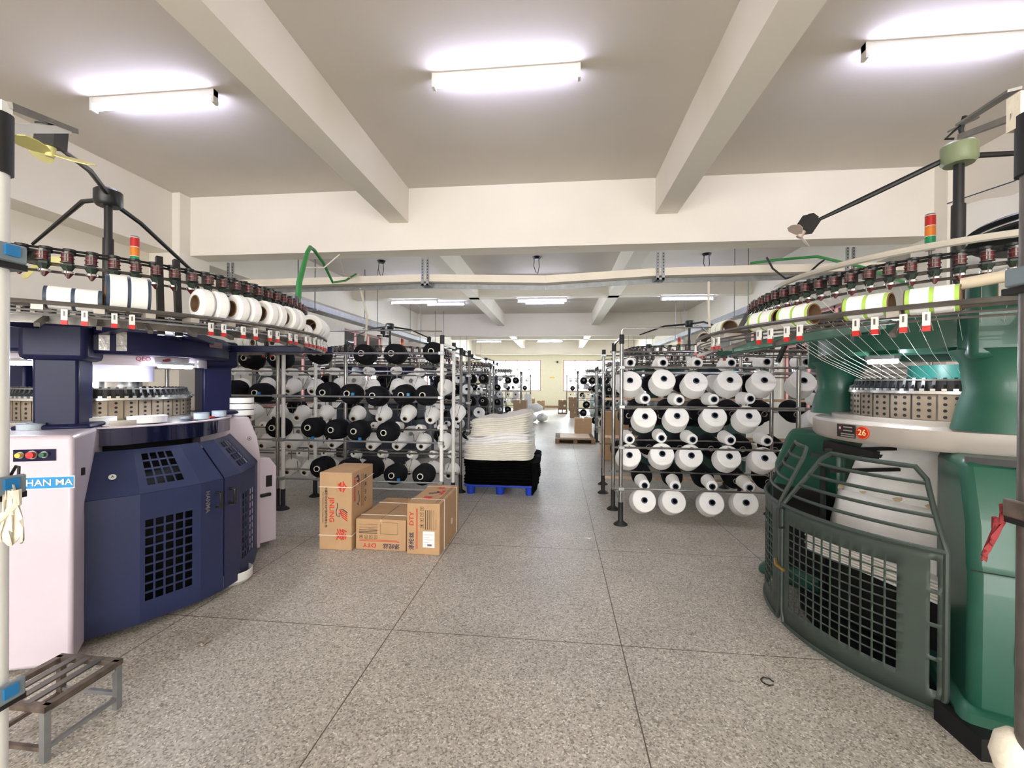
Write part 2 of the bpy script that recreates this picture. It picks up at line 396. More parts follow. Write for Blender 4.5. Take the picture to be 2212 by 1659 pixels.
for x, y1, z1 in ((-2.86, 6.3, 2.12), (1.98, 6.0, 2.1)):
    o = MB().tube([(x, 5.99, 2.86), (x-.01, y1-.05, 2.5), (x-.06 if x < 0 else x+.03, y1, z1)], .016, tray_m).build('conduit_pipe')
    tag(o, 'thin cream conduit dropping from the cable duct, %s one' % ('left' if x < 0 else 'right'), 'pipe', 'thin conduits below the duct')
# busbar trunking along the left side
t = thing('busbar_trunking', 'silver busbar trunking running away along the left side on rods', 'cable tray', (-4.2, 6.3, 2.72))
MB().b2((-.06, 0, 0), (.1, 19.2, .11)).build('trunking', galv, t)
MB().b2((-.1, 0, -.01), (.14, 19.2, 0)).build('base_strip', steeld, t)
for k, y in enumerate((.5, 3.0, 6.0, 8.6, 12.5, 16)):
    zt = ZC-2.72 if k not in (5,) else ZC-2.72
    for dx in (-.13, .17): MB().cyl((dx, y, -.03), (dx, y, zt), .011, m=galv, seg=6).build('hanger_rod', None, t)
    MB().b2((-.17, y-.02, -.04), (.21, y+.02, -.01)).build('cross_strut', galv, t)
t = thing('busbar_trunking', 'silver busbar trunking running away along the right side on rods', 'cable tray', (3.3, 6.3, 2.75))
MB().b2((-.06, 0, 0), (.1, 19.2, .11)).build('trunking', galv, t)
for k, y in enumerate((2.0, 6.0, 10, 14)):
    for dx in (-.1, .14): MB().cyl((dx, y, -.03), (dx, y, ZC-2.75), .009, m=galv, seg=6).build('hanger_rod', None, t)
    MB().b2((-.13, y-.02, -.04), (.17, y+.02, 0)).build('cross_strut', galv, t)
# hoses
o = MB().tube([(-2.49, 3.9, 2.16), (-2.6, 4.1, 2.5), (-2.76, 4.5, 2.92), (-2.8, 4.62, 3.02), (-2.83, 4.75, 3.03), (-2.86, 5.0, 2.95), (-2.9, 5.3, 2.78), (-2.86, 5.55, 2.86), (-2.83, 5.8, 3.01)],
    [.03, .028, .024, .022, .02, .017, .015, .014, .014], hoseg, 10).build('green_hose'); tag(o, 'green air hose arching up behind the navy machine', 'hose')
o = MB().tube([(-2.52, 3.92, 2.2), (-2.66, 4.3, 2.7), (-2.62, 4.6, 2.78), (-2.55, 4.8, 2.98), (-2.7, 5.2, 2.86), (-2.8, 5.6, 2.9), (-2.8, 5.84, 3.02)], .008, tray_m, 6).build('white_cable'); tag(o, 'thin white cable beside the green air hose', 'cable')
o = MB().tube([(2.45, 5.86, 3.06), (2.75, 5.8, 3.08), (3.0, 5.4, 3.0), (3.15, 4.8, 2.7), (3.1, 4.2, 2.4), (2.95, 3.9, 2.2)], .016, hoseg, 8).build('green_hose'); tag(o, 'green hose dropping from the duct behind the green machine', 'hose')
o = MB().tube([(2.6, 5.75, 3.1), (2.66, 5.72, 2.95), (2.8, 5.7, 2.82), (3.05, 5.7, 2.86), (3.2, 5.72, 3.0), (3.3, 5.8, 3.06)], .012, blackpl, 8).build('black_cable'); tag(o, 'black cable looped over the cream duct on the right', 'cable')
# ------------------------------------------------------------------ circular knitting machines
def D(a): return math.radians(a)
def pol(r, a, z=0): return V(r*cos(D(a)), r*sin(D(a)), z)
def ring(mb, r0, r1, z0, z1, m, seg=48, a0=0, a1=360):
    prof = [(r0, z0), (r1, z0), (r1, z1), (r0, z1), (r0, z0)]
    return mb.lathe(prof, (0, 0, 0), (0, 0, 1), seg, m, D(a0), D(a1))
def torus(mb, r, z, t, m, n=48, a0=0, a1=360, seg=6):
    if a1-a0 == 360: return mb.tube([pol(r, k*360/n, z) for k in range(n)], t, m, seg, closed=True)
    return mb.tube([pol(r, a0+(a1-a0)*k/n, z) for k in range(n+1)], t, m, seg)
feedg = mat('dark green feeder body', lin(34, 48, 38), .5)
def feeder_mesh():
    mb = MB()
    mb.b2((-.03, -.018, -.03), (.03, .018, .045), blackpl)
    mb.cyl((.035, 0, -.012), (.035, 0, .034), .027, .027, redd, 10)
    for z in (-.014, .012, .036): mb.cyl((.035, 0, z), (.035, 0, z+.003), .032, .032, steeld, 10)
    mb.b2((.055, -.008, -.006), (.061, .008, .05), steeld)
    mb.cyl((-.02, 0, .045), (-.02, 0, .06), .03, .03, blackpl, 10); mb.cyl((-.02, 0, .064), (-.02, 0, .078), .03, .03, blackpl, 10)
    mb.cyl((.02, 0, -.03), (.02, 0, -.06), .034, .018, feedg, 8)
    mb.cyl((.0, 0, -.06), (.0, 0, -.072), .03, .03, bright, 10)
    mb.cyl((.0, 0, -.072), (.01, 0, -.1), .022, .006, redd, 6)
    mb.tube([(.05, 0, -.05), (.065, 0, -.075), (.05, 0, -.1), (.03, 0, -.085)], .0025, bright, 4)
    return mb.mesh('yarn_feeder')
FM = feeder_mesh()
def sensor_mesh():
    mb = MB(); mb.b2((-.008, -.014, -.035), (.008, .014, .03), whitept); mb.b2((-.0085, -.0145, -.06), (.0085, .0145, -.034), redm)
    mb.b2((.008, -.004, -.01), (.0095, .004, .02), steeld)
    mb.tube([(0, -.016, -.02), (.004, -.024, -.06)], .002, steeld, 4); mb.tube([(0, .016, -.02), (.004, .024, -.06)], .002, steeld, 4)
    return mb.mesh('stop_sensor')
SM = sensor_mesh()
def child(name, me, parent, loc, rz=0):
    o = bpy.data.objects.new(name, me); COL.objects.link(o); o.parent = parent; o.location = loc; o.rotation_euler = (0, 0, rz); return o
def core(t, c):
    """everything above the bed plate"""
    zt = c['zt']; mf = c['frame']; cols = c['cols']
    # cam cylinder with plates
    r = c['rc']; z0, z1 = c['cam']; n = c['np']; mb = MB()
    ring(mb, r-.06, r-.008, z0, z1, steeld, 60)
    for k in range(n):
        a = 360/n; mid = k*a; hw = a*.46
        mb.lathe([(r-.02, z0+.005), (r, z0+.005), (r, z1-.005), (r-.02, z1-.005)], (0, 0, 0), (0, 0, 1), 2, cammat, D(mid-hw), D(mid+hw))
        if c['fine']:
            for u in c['dots']:
                aa = mid + u*hw
                for j in range(4):
                    z = z0 + (z1-z0)*(.16+.23*j); p = pol(r+.0005, aa, z); q = pol(r+.002, aa, z); mb.cyl(p, q, .009, .009, darkin, 6)
    mb.build('cam_box', None, t)
    mb = MB(); ring(mb, r-.1, r+.012, z1, z1+.015, bright, 60); ring(mb, .1, r-.08, z1-.02, z1+.004, steeld, 40)
    mb.build('cam_ring', None, t)
    mb = MB(); nn = 72 if c['fine'] else 36
    ring(mb, r-.05, r-.035, z1+.015, z1+.075, blackpl, 48); ring(mb, r-.09, r-.02, z1+.072, z1+.08, steeld, 48)
    for k in range(nn):
        a = 360*k/nn; p = pol(r-.02, a, z1+.03); mb.bar(p, pol(r-.035, a, z1+.085), .014, .02, blackpl); mb.bar(pol(r-.03, a, z1+.05), pol(r+.004, a, z1+.03), .006, .016, blackpl); mb.box(pol(r-.006, a, z1+.022), (.02, .02, .012), bright, Matrix.Rotation(D(a), 3, 'Z'))
    mb.build('yarn_guide_ring', None, t)
    # centre drum
    a_, b_ = c['drum']; mb = MB(); mb.lathe([(.0001, b_), (c['dr'], b_), (c['dr'], a_), (.0001, a_)], seg=32, m=c['drumm']); mb.build('centre_drum', None, t)
    mb = MB(); mb.lathe([(.2, z1-.02), (.2, a_)], seg=24, m=bright); ring(mb, .15, .3, z1, z1+.04, bright); mb.build('dial_hub', None, t)
    # header
    h0, h1 = c['head']; r0, r1 = c['hr']
    mb = MB(); mb.lathe([(r0, h0), (r1-.02, h0), (r1, h0+.02), (r1, h1-.02), (r1-.02, h1), (.12, h1+.01), (.12, h1-.02), (r0, h1-.03), (r0, h0)], seg=64, m=mf); mb.build('header_ring', None, t)
    rr = .69
    for a in cols:
        p = pol(rr, a); mb = MB()
        mb.box((p.x, p.y, (h0+h1)/2-.02), (.3, .3, h1-h0+.06), mf, Matrix.Rotation(D(a), 3, 'Z')); mb.build('header_lobe', None, t, bevel=.03)
        mb = MB(); w = c['cw']
        if c['round']: mb.lathe([(w*1.15, zt), (w*1.1, zt+.04), (w, zt+.12), (w*.86, (zt+h0)/2), (w*.95, h0-.06), (w*1.2, h0)], (p.x, p.y, 0), seg=24, m=mf)
        else:
            mb.box((p.x, p.y, (zt+h0)/2), (w*1.1, w, h0-zt), mf, Matrix.Rotation(D(a), 3, 'Z')); mb.box((p.x, p.y, zt+.015), (w*1.6, w*1.7, .03), mf, Matrix.Rotation(D(a), 3, 'Z'))
            q = pol(rr-.14, a); mb.bar((q.x, q.y, h0), (p.x, p.y, h0-.16), w*.7, .05, mf)
        mb.build('column', None, t, bevel=0 if c['round'] else .02)
    if c.get('band'):
        mb = MB(); ring(mb, .6, .61, h0-.065, h0+.01, pink, 48); mb.build('inner_skirt', None, t)
    # creel and feeder rings
    rf, zf = c['feed']; mb = MB()
    torus(mb, rf, zf-.02, .009, steeld); torus(mb, rf-.045, zf-.05, .007, steeld); mb.build('feeder_rail', None, t)
    for z, nm in ((zf+.052*c['fs'], 'drive_belt'), (zf+.071*c['fs'], 'drive_belt')):
        mb = MB(); torus(mb, rf-.02, z, .0065, rubber); mb.build(nm, None, t)
    for k in range(c['nf']):
        a = 360*k/c['nf'] + 1.5; child('yarn_feeder', FM, t, pol(rf, a, zf), D(a)).scale = (c['fs'],)*3
    rb, zb = c['bob']; mb = MB()
    torus(mb, rb-.06, zb-.015, .011, c['railm']); mb.build('bobbin_rail', None, t)
    mb = MB(); torus(mb, rb+.055, zb-.015, .011, c['railm']); mb.build('bobbin_rail', None, t)
    if c.get('tray', True): mb = MB(); ring(mb, rb-.09, rb-.075, zb-.1, zb-.05, steeld, 60); mb.build('bobbin_tray', None, t)
    mb = MB(); torus(mb, rb+.045, zb-.052, .005, c['srail']); torus(mb, rb+.045, zb-.07, .005, c['srail']); mb.build('sensor_rail', None, t)
    for a in c['sens']: child('stop_sensor', SM, t, pol(rb+.06, a, zb-.066), D(a)).scale = (.8,)*3
    for a in c['struts']: MB().bar(pol(rb-.1, a, zb-.12), pol(rf, a, zf+.1), .03, .03, blackpl).build('creel_post', None, t)
    for a in c['brk']:
        mb = MB(); mb.bar(pol(rb-.07, a, zb-.035), pol(rb+.05, a, zb-.035), .04, .028, greybed); mb.bar(pol(rb-.09, a, zb-.07), pol(rb+.05, a, zb-.12), .02, .02, steeld); mb.build('rail_bracket', None, t)
    for (ra, aa, za, rb_, ab, zb_) in c['arms']:
        MB().bar(pol(ra, aa, za), pol(rb_, ab, zb_), .07, .055, mf).build('support_arm', None, t, bevel=.006)
    # fan pole
    if c.get('fan'):
        f = c['fan']; hub = f['z']
        mb = MB(); mb.cyl((0, 0, h1), (0, 0, hub-.3), .033, m=blackpl); mb.cyl((0, 0, hub-.3), (0, 0, hub-.05), .025, m=blackpl); mb.build('fan_pole', None, t)
        hb = MB().lathe([(.0001, -.06), (.07, -.06), (.085, -.04), (.085, .05), (.07, .065), (.0001, .065)], (0, 0, hub), seg=20, m=f['m']).build('fan_hub', None, t)
        for pts in f['arms']:
            pts = [V(*p) for p in pts]; rs = [.017]*(len(pts)-1) + [.011]
            MB().tube(pts, rs, blackpl, 8).build('fan_arm', None, t)
        for (x, y, z), blade, tilt, bm in f['heads']:
            mo = bpy.data.objects.new('fan_motor', MB().box((0, 0, .0), (.085, .085, .1), blackpl).box((0, 0, .05), (.05, .05, .04), blackpl).mesh('fan_motor')); COL.objects.link(mo)
            mo.parent = t; mo.location = (x, y, z); mo.rotation_euler = tilt
            mb = MB(); mb.cyl((0, 0, -.05), (0, 0, -.1), .022, .018, bm, 10)
            for k in range(3 if blade > .13 else 2):
                a = 2*pi*k/(3 if blade > .13 else 2) + .4; x_, y_ = V(cos(a), sin(a), 0), V(-sin(a), cos(a), .45)
                prof = [(.015, .016), (.05, .032), (blade*.6, .04), (blade*.9, .034), (blade, .012)]
                vs = [V(0, 0, -.085) + x_*r_ + y_*(s_*w_) + V(0, 0, e) for e in (0, .004) for s_ in (-1, 1) for r_, w_ in prof]; n5 = 5
                fs = []
                for i in range(4): fs += [(i, i+1, n5+i+1, n5+i), (10+i, 15+i, 16+i, 11+i), (i, 10+i, 11+i, i+1), (n5+i, n5+i+1, 15+i+1, 15+i)]
                mb.add(vs, fs, bm)
            b = mb.build('fan_blade', None, mo)
def signal_tower(x, y, z, label, sc=1):
    t = thing('signal_tower', label, 'signal light', (x, y, z), 0, 'machine signal lights'); t.scale = (sc,)*3; mb = MB(); mb.cyl((0, 0, -.22), (0, 0, 0), .012, m=steeld, seg=8); mb.cyl((0, 0, 0), (0, 0, .03), .033, m=whitept); mb.build('base', None, t)
    for k, (m, n_) in enumerate(((greenl, 'green_lens'), (orange, 'orange_lens'), (redm, 'red_lens'))):
        MB().cyl((0, 0, .03+k*.085), (0, 0, .11+k*.085), .034, m=m, seg=20).cyl((0, 0, .11+k*.085), (0, 0, .115+k*.085), .035, m=whitept).build(n_, None, t)
    MB().lathe([(.035, 0), (.03, .012), (.0001, .016)], (0, 0, .285), m=galv).build('cap', None, t)
def lamp(t, a, p, q, strength=None):
    """work lamp: housing with a bright tube"""
    mb = MB(); mb.bar(p + V(0, 0, .02), q + V(0, 0, .02), .05, .02, galv); o = mb.build('work_lamp', None, t)
    MB().tube([p, q], .012, lamplit, 8).build('lamp_tube', None, o)
# ------- left machine
CL = V(-3.36, 2.9, 0)
tL = thing('knitting_machine', 'navy and lilac circular knitting machine with vented doors, left of aisle in front', 'knitting machine', CL)
core(tL, dict(zt=1.21, frame=navy, cols=(-57, 60, 180), rc=.5, cam=(1.235, 1.365), np=40, dots=(0,), fine=True, drum=(1.49, 1.64), dr=.27, drumm=mat('white cover with violet lamp tint', lin(214, 208, 240), .25, coat=.6),  # drum cover is white; violet cast of the lamp is put into its colour
    head=(1.665, 1.83), hr=(.5, .76), cw=.2, round=False, band=True, feed=(1.3, 2.1), nf=96, fs=.85, srail=galv, bob=(1.45, 1.875), railm=steeld,
    sens=[-46.5, -43.9, -39.9, -37.4, -24.2, -21.6, -17.2, -14.1, -10, -7.6, -3, -.6, 4.5, 6.7, 9.5, 13, 16, 19.5, 22, 26, 29, 33, 37, 41, 45, 60, 64, 80, 84, -60, -64, -70],
    struts=(-28, -31.5, 20, 75, 130, 170, -95, -140), brk=(-50, -42, -34.5, -27, -19.5, -11.7, -3.7, 4, 12, 19, 27, 34, 42, 60, 90),
    arms=[(.6, -60, 1.84, 1.4, -66, 1.78), (.7, -45, 1.8, 1.25, -33, 1.845), (1.25, -33, 1.845, .74, 38, 1.78), (.7, -10, 1.8, 1.2, -30, 1.84), (.72, 45, 1.775, 1.56, 28, 1.78), (.6, 100, 1.84, 1.45, 95, 1.78), (.6, 180, 1.84, 1.45, 180, 1.78), (.6, -120, 1.84, 1.45, -120, 1.78)],
    fan=dict(z=2.86, m=blackpl, arms=[[pol(.08, -48, 2.88), pol(.6, -49, 2.83), pol(1.15, -50, 2.72)], [pol(.08, 170, 2.86), pol(.28, 170, 2.87), pol(.9, 169, 2.6)], [pol(.08, 104, 2.84), pol(.34, 104, 2.8), pol(1.08, 104, 2.58), pol(1.3, 104, 2.2)]],
        heads=[((.8, -.97, 2.73), .17, (0.05, .1, .3), yellowp), ((-.9, .17, 2.5), .17, (1.2, .2, .3), yellowp)])))
# bed plate and legs
mb = MB(); mb.lathe([(.3, 1.09), (.77, 1.09), (.77, 1.2), (.765, 1.205), (.3, 1.21), (.3, 1.09)], seg=10, m=bandm); mb.build('bed_plate', None, tL)
mb = MB(); ring(mb, .74, .785, 1.2, 1.208, pink, 60); ring(mb, .3, .62, 1.205, 1.236, bright, 60); mb.build('bed_rim', None, tL)
def leg(t, a, prof, hw, m, name='leg', bevel=.03, off=0):
    """profile (r, z) in the radial plane, extruded sideways"""
    return MB().sweep(prof, pol(0, 0) - Vector((-sin(D(a)), cos(D(a)), 0))*(hw-off), (cos(D(a)), sin(D(a)), 0), (0, 0, 1), Vector((-sin(D(a)), cos(D(a)), 0))*2*hw, m).build(name, None, t, bevel=bevel)
LA = -72
rx, tx = pol(1, LA), V(-sin(D(LA)), cos(D(LA)), 0)
pq = lambda a, b: tuple((rx*a + tx*b).xy)
lg = MB().prism([pq(1.144, -.08), pq(1.144, .543), pq(.55, .31), pq(.55, .0)], .02, 1.215, pink).build('leg', None, tL, bevel=.022); RL = Matrix.Rotation(D(LA), 3, 'Z')
MB().box(rx*1.144 + tx*.38 + V(0, 0, 1.116), (.012, .178, .06), bandm, RL).build('button_panel', None, lg)
for s_, m_, nm, r_ in ((.324, yel, 'yellow_button', .012), (.374, redm, 'emergency_stop', .017), (.424, grnb, 'green_button', .012)):
    p = rx*1.15 + tx*s_ + V(0, 0, 1.119); MB().cyl(p, p+rx*.006, r_+.005, m=galv).cyl(p+rx*.006, p+rx*.022, r_, m=m_).build(nm, None, lg)
sc = rx*1.145 + tx*.41 + V(0, 0, .974)
MB().box(sc, (.004, .28, .064), whitept, RL).box(sc + rx*.002, (.004, .273, .056), signb, RL).build('name_plate', None, lg)
text_mesh('lettering', 'HAN MA', .046, (sc + rx*.0045 + tx*.034, tx, (0, 0, 1)), whitept, lg, sx=1.12, ext=.0012)
MB().box(rx*1.0 + tx*.492 + V(0, 0, 1.0), (.02, .01, .04), darkin, RL).build('side_badge', None, lg)
lb = leg(tL, 60, [(.5, .02), (.96, .02), (.955, .85), (.93, 1.0), (.86, 1.19), (.5, 1.19)], .3, pink, bevel=.012)
lobe = leg(tL, 60, [(.94, .05), (1.1, .05), (1.1, .72), (1.04, .81), (.94, .82)], .29, pink, 'leg_cabinet', .01)
r2, t2 = pol(1, 60), V(-sin(D(60)), cos(D(60)), 0)
MB().box(r2*1.03 - t2*.293 + V(0, 0, .6), (.05, .008, .1), blackpl, Matrix.Rotation(D(60), 3, 'Z')).build('black_socket', None, lobe)
MB().box(r2*1.0 - t2*.3 + V(0, 0, .48), (.09, .03, .03), blackpl, Matrix.Rotation(D(60), 3, 'Z')).build('black_handle', None, lobe, bevel=.008)
mb = MB(); q = r2*.86 - t2*.3012 + V(0, 0, 1.0); mb.tube([q + r2*.016*cos(k*pi/8) + V(0, 0, .016*sin(k*pi/8)) for k in range(16)], .0015, labelk, 4, closed=True); mb.build('round_badge', None, lb)
text_mesh('badge_letter', 'A', .022, (q, r2, (0, 0, 1)), labelk, lb)
leg(tL, 180, [(.55, .02), (1.1, .02), (1.1, 1.1), (1.03, 1.19), (.55, 1.19)], .3, pink)
# interior
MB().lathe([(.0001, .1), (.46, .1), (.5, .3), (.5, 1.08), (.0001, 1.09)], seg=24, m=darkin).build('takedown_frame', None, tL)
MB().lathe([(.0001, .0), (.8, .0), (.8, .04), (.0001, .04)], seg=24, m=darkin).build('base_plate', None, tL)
MB().lathe([(.91, .05), (.91, .78), (.73, 1.0)], seg=24, m=darkin, a0=D(-43), a1=D(35)).build('shade_liner', None, tL, solid=.004)  # added dark liner, stands in for the shade behind the door grilles
# doors
def cuts(a, b, n, f=.2):
    w = (b-a)/(n - (1-f) + .0) if False else (b-a)/n; out = []
    for k in range(n): out += [a+w*k + w*f/2, a+w*(k+1) - w*f/2]
    return out
def door(t, angs, z0, z1, ztop, R, Rt, sec, du, vv, upper, m, name='door', rs=None):
    """polygon door: vertical lower panel and leaning upper panel, each with a punched grille"""
    n = len(angs)-1; rs = rs or [1]*(n+1)
    def P(u, r, z):
        i = min(int(u), n-1); f = u-i; return pol(r*rs[i], angs[i], z).lerp(pol(r*rs[i+1], angs[i+1], z), f)
    us = sorted(set([float(k) for k in range(n+1)] + cuts(sec+du[0], sec+du[1], 5)))
    hs = cuts(sec+du[0], sec+du[1], 5); hv = cuts(vv[0], vv[1], 9)
    vs = sorted(set([z0, z1] + hv))
    def inn(x, h): return any(h[i] < x < h[i+1] for i in range(0, len(h), 2))
    mb = MB(); mb.grid(lambda u, v: P(u, R, v), us, vs, lambda u, v: inn(u, hs) and inn(v, hv), m)
    hs2 = cuts(sec+upper[0], sec+upper[1], 4); hv2 = cuts(.14, .9, 4)
    us2 = sorted(set([float(k) for k in range(n+1)] + hs2)); vs2 = sorted(set([0, 1] + hv2))
    mb.grid(lambda u, v: P(u + (n/2-u)*.03*v, R + (Rt-R)*v, z1 + (ztop-z1)*v), us2, vs2, lambda u, v: inn(u, hs2) and inn(v, hv2), m)
    o = mb.build(name, None, t, solid=.006, sharp=0); return o
dA = door(tL, [-46, -33, -15.5, -6.8], .045, .82, 1.065, 1.055, .84, 1, (.06, .87), (.165, .665), (.12, .78), navyd)
dB = door(tL, [-6.2, 2.5, 20, 33], .045, .82, 1.065, 1.055, .84, 1, (.13, .94), (.165, .665), (.22, .88), navyd, rs=[1, .985, .94, .92])
for d_, a in ((dA, -9.5), (dB, -3.6)):
    p = pol(1.045, a, .635); q = pol(1.045, a, .735); n_ = pol(1, a)
    MB().tube([p, p+n_*.05, q+n_*.05, q], .011, blackpl, 8).build('handle', None, d_)
for z in (.2, .75): MB().cyl(pol(1.06, -46.3, z), pol(1.06, -46.3, z+.05), .009, m=galv).build('hinge', None, dA)
p = pol(.985, -39.5, .93); nn = (pol(1, -39.5)*.75 + V(0, 0, .66)).normalized()
MB().cyl(p, p + nn*.004, .018, m=whitept).build('round_badge', None, dA); 
tt = V(-sin(D(-39.5)), cos(D(-39.5)), 0); text_mesh('badge_letter', 'A', .022, (p + nn*.0045, tt, nn.cross(tt)), labelk, dA)
tt = V(-sin(D(-13)), cos(D(-13)), 0); text_mesh('door_lettering', 'HANMA', .04, (pol(1.0605, -13.2, .69), (0, 0, -1), tt), mat('faded gold ink', lin(120, 112, 110), .5), dA)
# lamps, nameplate, lettering under the header
lamp(tL, 0, pol(.64, -17, 1.6), pol(.64, 5, 1.6)); lamp(tL, 0, pol(.64, -88, 1.6), pol(.64, -72, 1.6))
MB().box(pol(.762, 12, 1.775), (.006, .16, .045), mat('brass name plate', lin(120, 96, 84), .4, .5), Matrix.Rotation(D(12), 3, 'Z')).build('brass_plate', None, tL)
for a, s_, z_, sz in ((-24, 'QEO', 1.645, .04), (-11, 'HANMA', 1.618, .016), (-72, 'HANMA', 1.618, .016)):
    text_mesh('skirt_lettering', s_, sz, (pol(.611, a, z_), (-sin(D(a)), cos(D(a)), 0), (0, 0, 1)), mat('wine ink', lin(150, 60, 84), .6), tL)
for a in (-11, -72): MB().box(pol(.612, a, 1.642), (.003, .05, .02), mat('wine ink', lin(150, 60, 84), .6), Matrix.Rotation(D(a), 3, 'Z') @ Matrix.Rotation(.25, 3, 'X')).build('skirt_emblem', None, tL)
for k in (0, 1): MB().box(pol(.765, -42+6*k, 1.745), (.004, .05, .12), mat('creased foil', lin(190, 188, 186), .35, .6, bump=.6, bscale=30), Matrix.Rotation(D(-42+6*k), 3, 'Z')).build('foil_patch', None, tL)
signal_tower(CL.x+.07, CL.y+.14, 2.37, 'signal light on top of the navy machine, beside its fan pole', .85)
# wound packages: axis along local x
PK = {}
def package(R, rc, L, kind):
    key = (R, rc, L, kind)
    if key in PK: return PK[key]
    mb = MB(); h = L/2
    if kind == 'wheel':   # fat soft-edged double winding
        for a, b in ((-h, -.004), (.004, h)):
            e = min(.014, R*.2)
            mb.lathe([(rc, a), (R-e, a), (R, a+e), (R*1.01, (a+b)/2), (R, b-e), (R-e, b), (rc, b)], ax=(1, 0, 0), seg=28, m=yarnw)
    else:
        w = .012; st = tubed if kind == 'blue' else mat('lime winding edge', lin(176, 214, 96), .6)
        mb.lathe([(R*.97, -h), (R*.97, h)], ax=(1, 0, 0), seg=26, m=st)
        for a, b in ((-h+w, -w/2), (w/2, h-w)): mb.lathe([(R*.95, a), (R, a+.002), (R, b-.002), (R*.95, b)], ax=(1, 0, 0), seg=26, m=yarnw)
        mb.lathe([(rc, -h), (R*.97, -h)], ax=(1, 0, 0), seg=26, m=yarnw if kind != 'blue' else st); mb.lathe([(rc, h), (R*.97, h)], ax=(1, 0, 0), seg=26, m=yarnw)
    y = mb.mesh('wound_package')
    mb = MB(); mb.lathe([(rc-.004, -h-.004), (rc+.002, -h-.004), (rc+.002, h+.004), (rc-.004, h+.004), (rc-.004, -h-.004)], ax=(1, 0, 0), seg=24, m=tubeb)
    PK[key] = (y, mb.mesh('paper_tube')); return PK[key]
def place_package(C, rb, zb, a, R, rc, L, kind, label, group):
    y, tu = package(R, rc, L, kind); o = bpy.data.objects.new('wound_package', y); COL.objects.link(o)
    z = zb - .015 + math.sqrt(max((R+.011)**2 - .0575**2, 1e-6)) if R > .0466 else zb+.01
    p = C + pol(rb-.0025, a, 0); o.location = (p.x, p.y, z); o.rotation_euler = (0, 0, D(a+90))
    tag(o, label, 'yarn package', group); c = bpy.data.objects.new('paper_tube', tu); COL.objects.link(c); c.parent = o
GL = 'wound packages on the navy machine'
place_package(CL, 1.45, 1.875, -45.5, .055, .03, .2, 'blue', 'slim white package with dark blue bands, beside a fatter one, navy machine', GL)
place_package(CL, 1.45, 1.875, -37.8, .092, .03, .17, 'blue', 'fat white package with dark blue bands on the navy machine ring', GL)
wl = ['nearest the camera, with a brown core showing', 'second from the fat front one', 'third along the row', 'fourth along the row']
for i, a in enumerate((-23.3, -15.6, -7.7, .2)):
    place_package(CL, 1.45, 1.875, a, .088, .047, .15, 'wheel', 'round white package on the navy machine, ' + wl[i], GL)
place_package(CL, 1.45, 1.875, 7.4, .052, .034, .12, 'wheel', 'small white package wedged between the big round ones, navy machine', GL)
for i, a in enumerate((15, 22, 29, 36)):
    place_package(CL, 1.45, 1.875, a, .088, .047, .14, 'wheel', 'round white package past the small one on the navy machine, %s of four' % ordn(i), GL)
for i, a in enumerate((70, 80, 90)): place_package(CL, 1.45, 1.875, a, .07, .03, .14, 'wheel', 'white package on the far side of the navy machine ring, %s of three' % ordn(i), GL)
# spools lying on the bed
def flat_spool(x, y, z, R, h, m, rim, label, grp, n=1):
    t = thing('ribbon_spool', label, 'spool', (x, y, z), 0, grp)
    MB().lathe([(R*.35, .004), (R, .004), (R, h-.004), (R*.35, h-.004)], seg=32, m=m).build('ribbon', None, t)
    MB().lathe([(.02, 0), (R*1.01, 0), (R*1.01, .004), (.02, .004)], seg=32, m=rim).lathe([(.02, h-.004), (R*1.01, h-.004), (R*1.01, h), (.02, h)], seg=32, m=rim).lathe([(.02, 0), (.02, h)], seg=12, m=rim).build('rim', None, t)
lg2 = mat('pale grey blue ribbon', lin(178, 190, 200), .6); rimg = mat('slate rim', lin(110, 122, 136), .5)
ZT = 1.21
flat_spool(-3.0, 2.5, ZT, .115, .05, clothw, whitept, 'wide flat white spool lying on the navy machine bed, left of two', 'spools lying on the navy machine')
flat_spool(-2.84, 2.72, ZT, .11, .045, clothw, whitept, 'wide flat white spool lying on the navy machine bed, right of two', 'spools lying on the navy machine')
flat_spool(-2.99, 2.16, 1.2, .058, .052, lg2, rimg, 'small grey blue spool on top of the lilac front leg', 'spools lying on the navy machine')
flat_spool(-2.68, 3.0, ZT, .05, .05, lg2, rimg, 'small grey blue spool on the bed edge, beside the flat white spools', 'spools lying on the navy machine')
flat_spool(-2.74, 3.24, ZT, .05, .05, lg2, rimg, 'small grey blue spool on the bed, nearest the rear blue column', 'spools lying on the navy machine')
for k in range(3): flat_spool(-2.845, 3.62, 1.19+k*.0555, .1, .055, clothw, blackpl, 'white spool stacked on the rear lilac leg, %s' % ('bottom of three', 'middle of three', 'top of three')[k], 'stack of white spools')
o = MB().box((-2.72, 3.12, ZT+.006), (.06, .04, .012), redm).build('red_tool'); tag(o, 'small red plastic piece between the two grey blue spools', 'tool')
o = MB().lathe([(.0001, 0), (.1, 0), (.13, .03), (.13, .085), (.125, .09), (.12, .04), (.0001, .02)], (-2.42, 3.0, .0), seg=24, m=whitept).build('plastic_tub'); o.location = (0, 0, 0); tag(o, 'shallow white tub peeking out under the navy machine doors', 'tub')
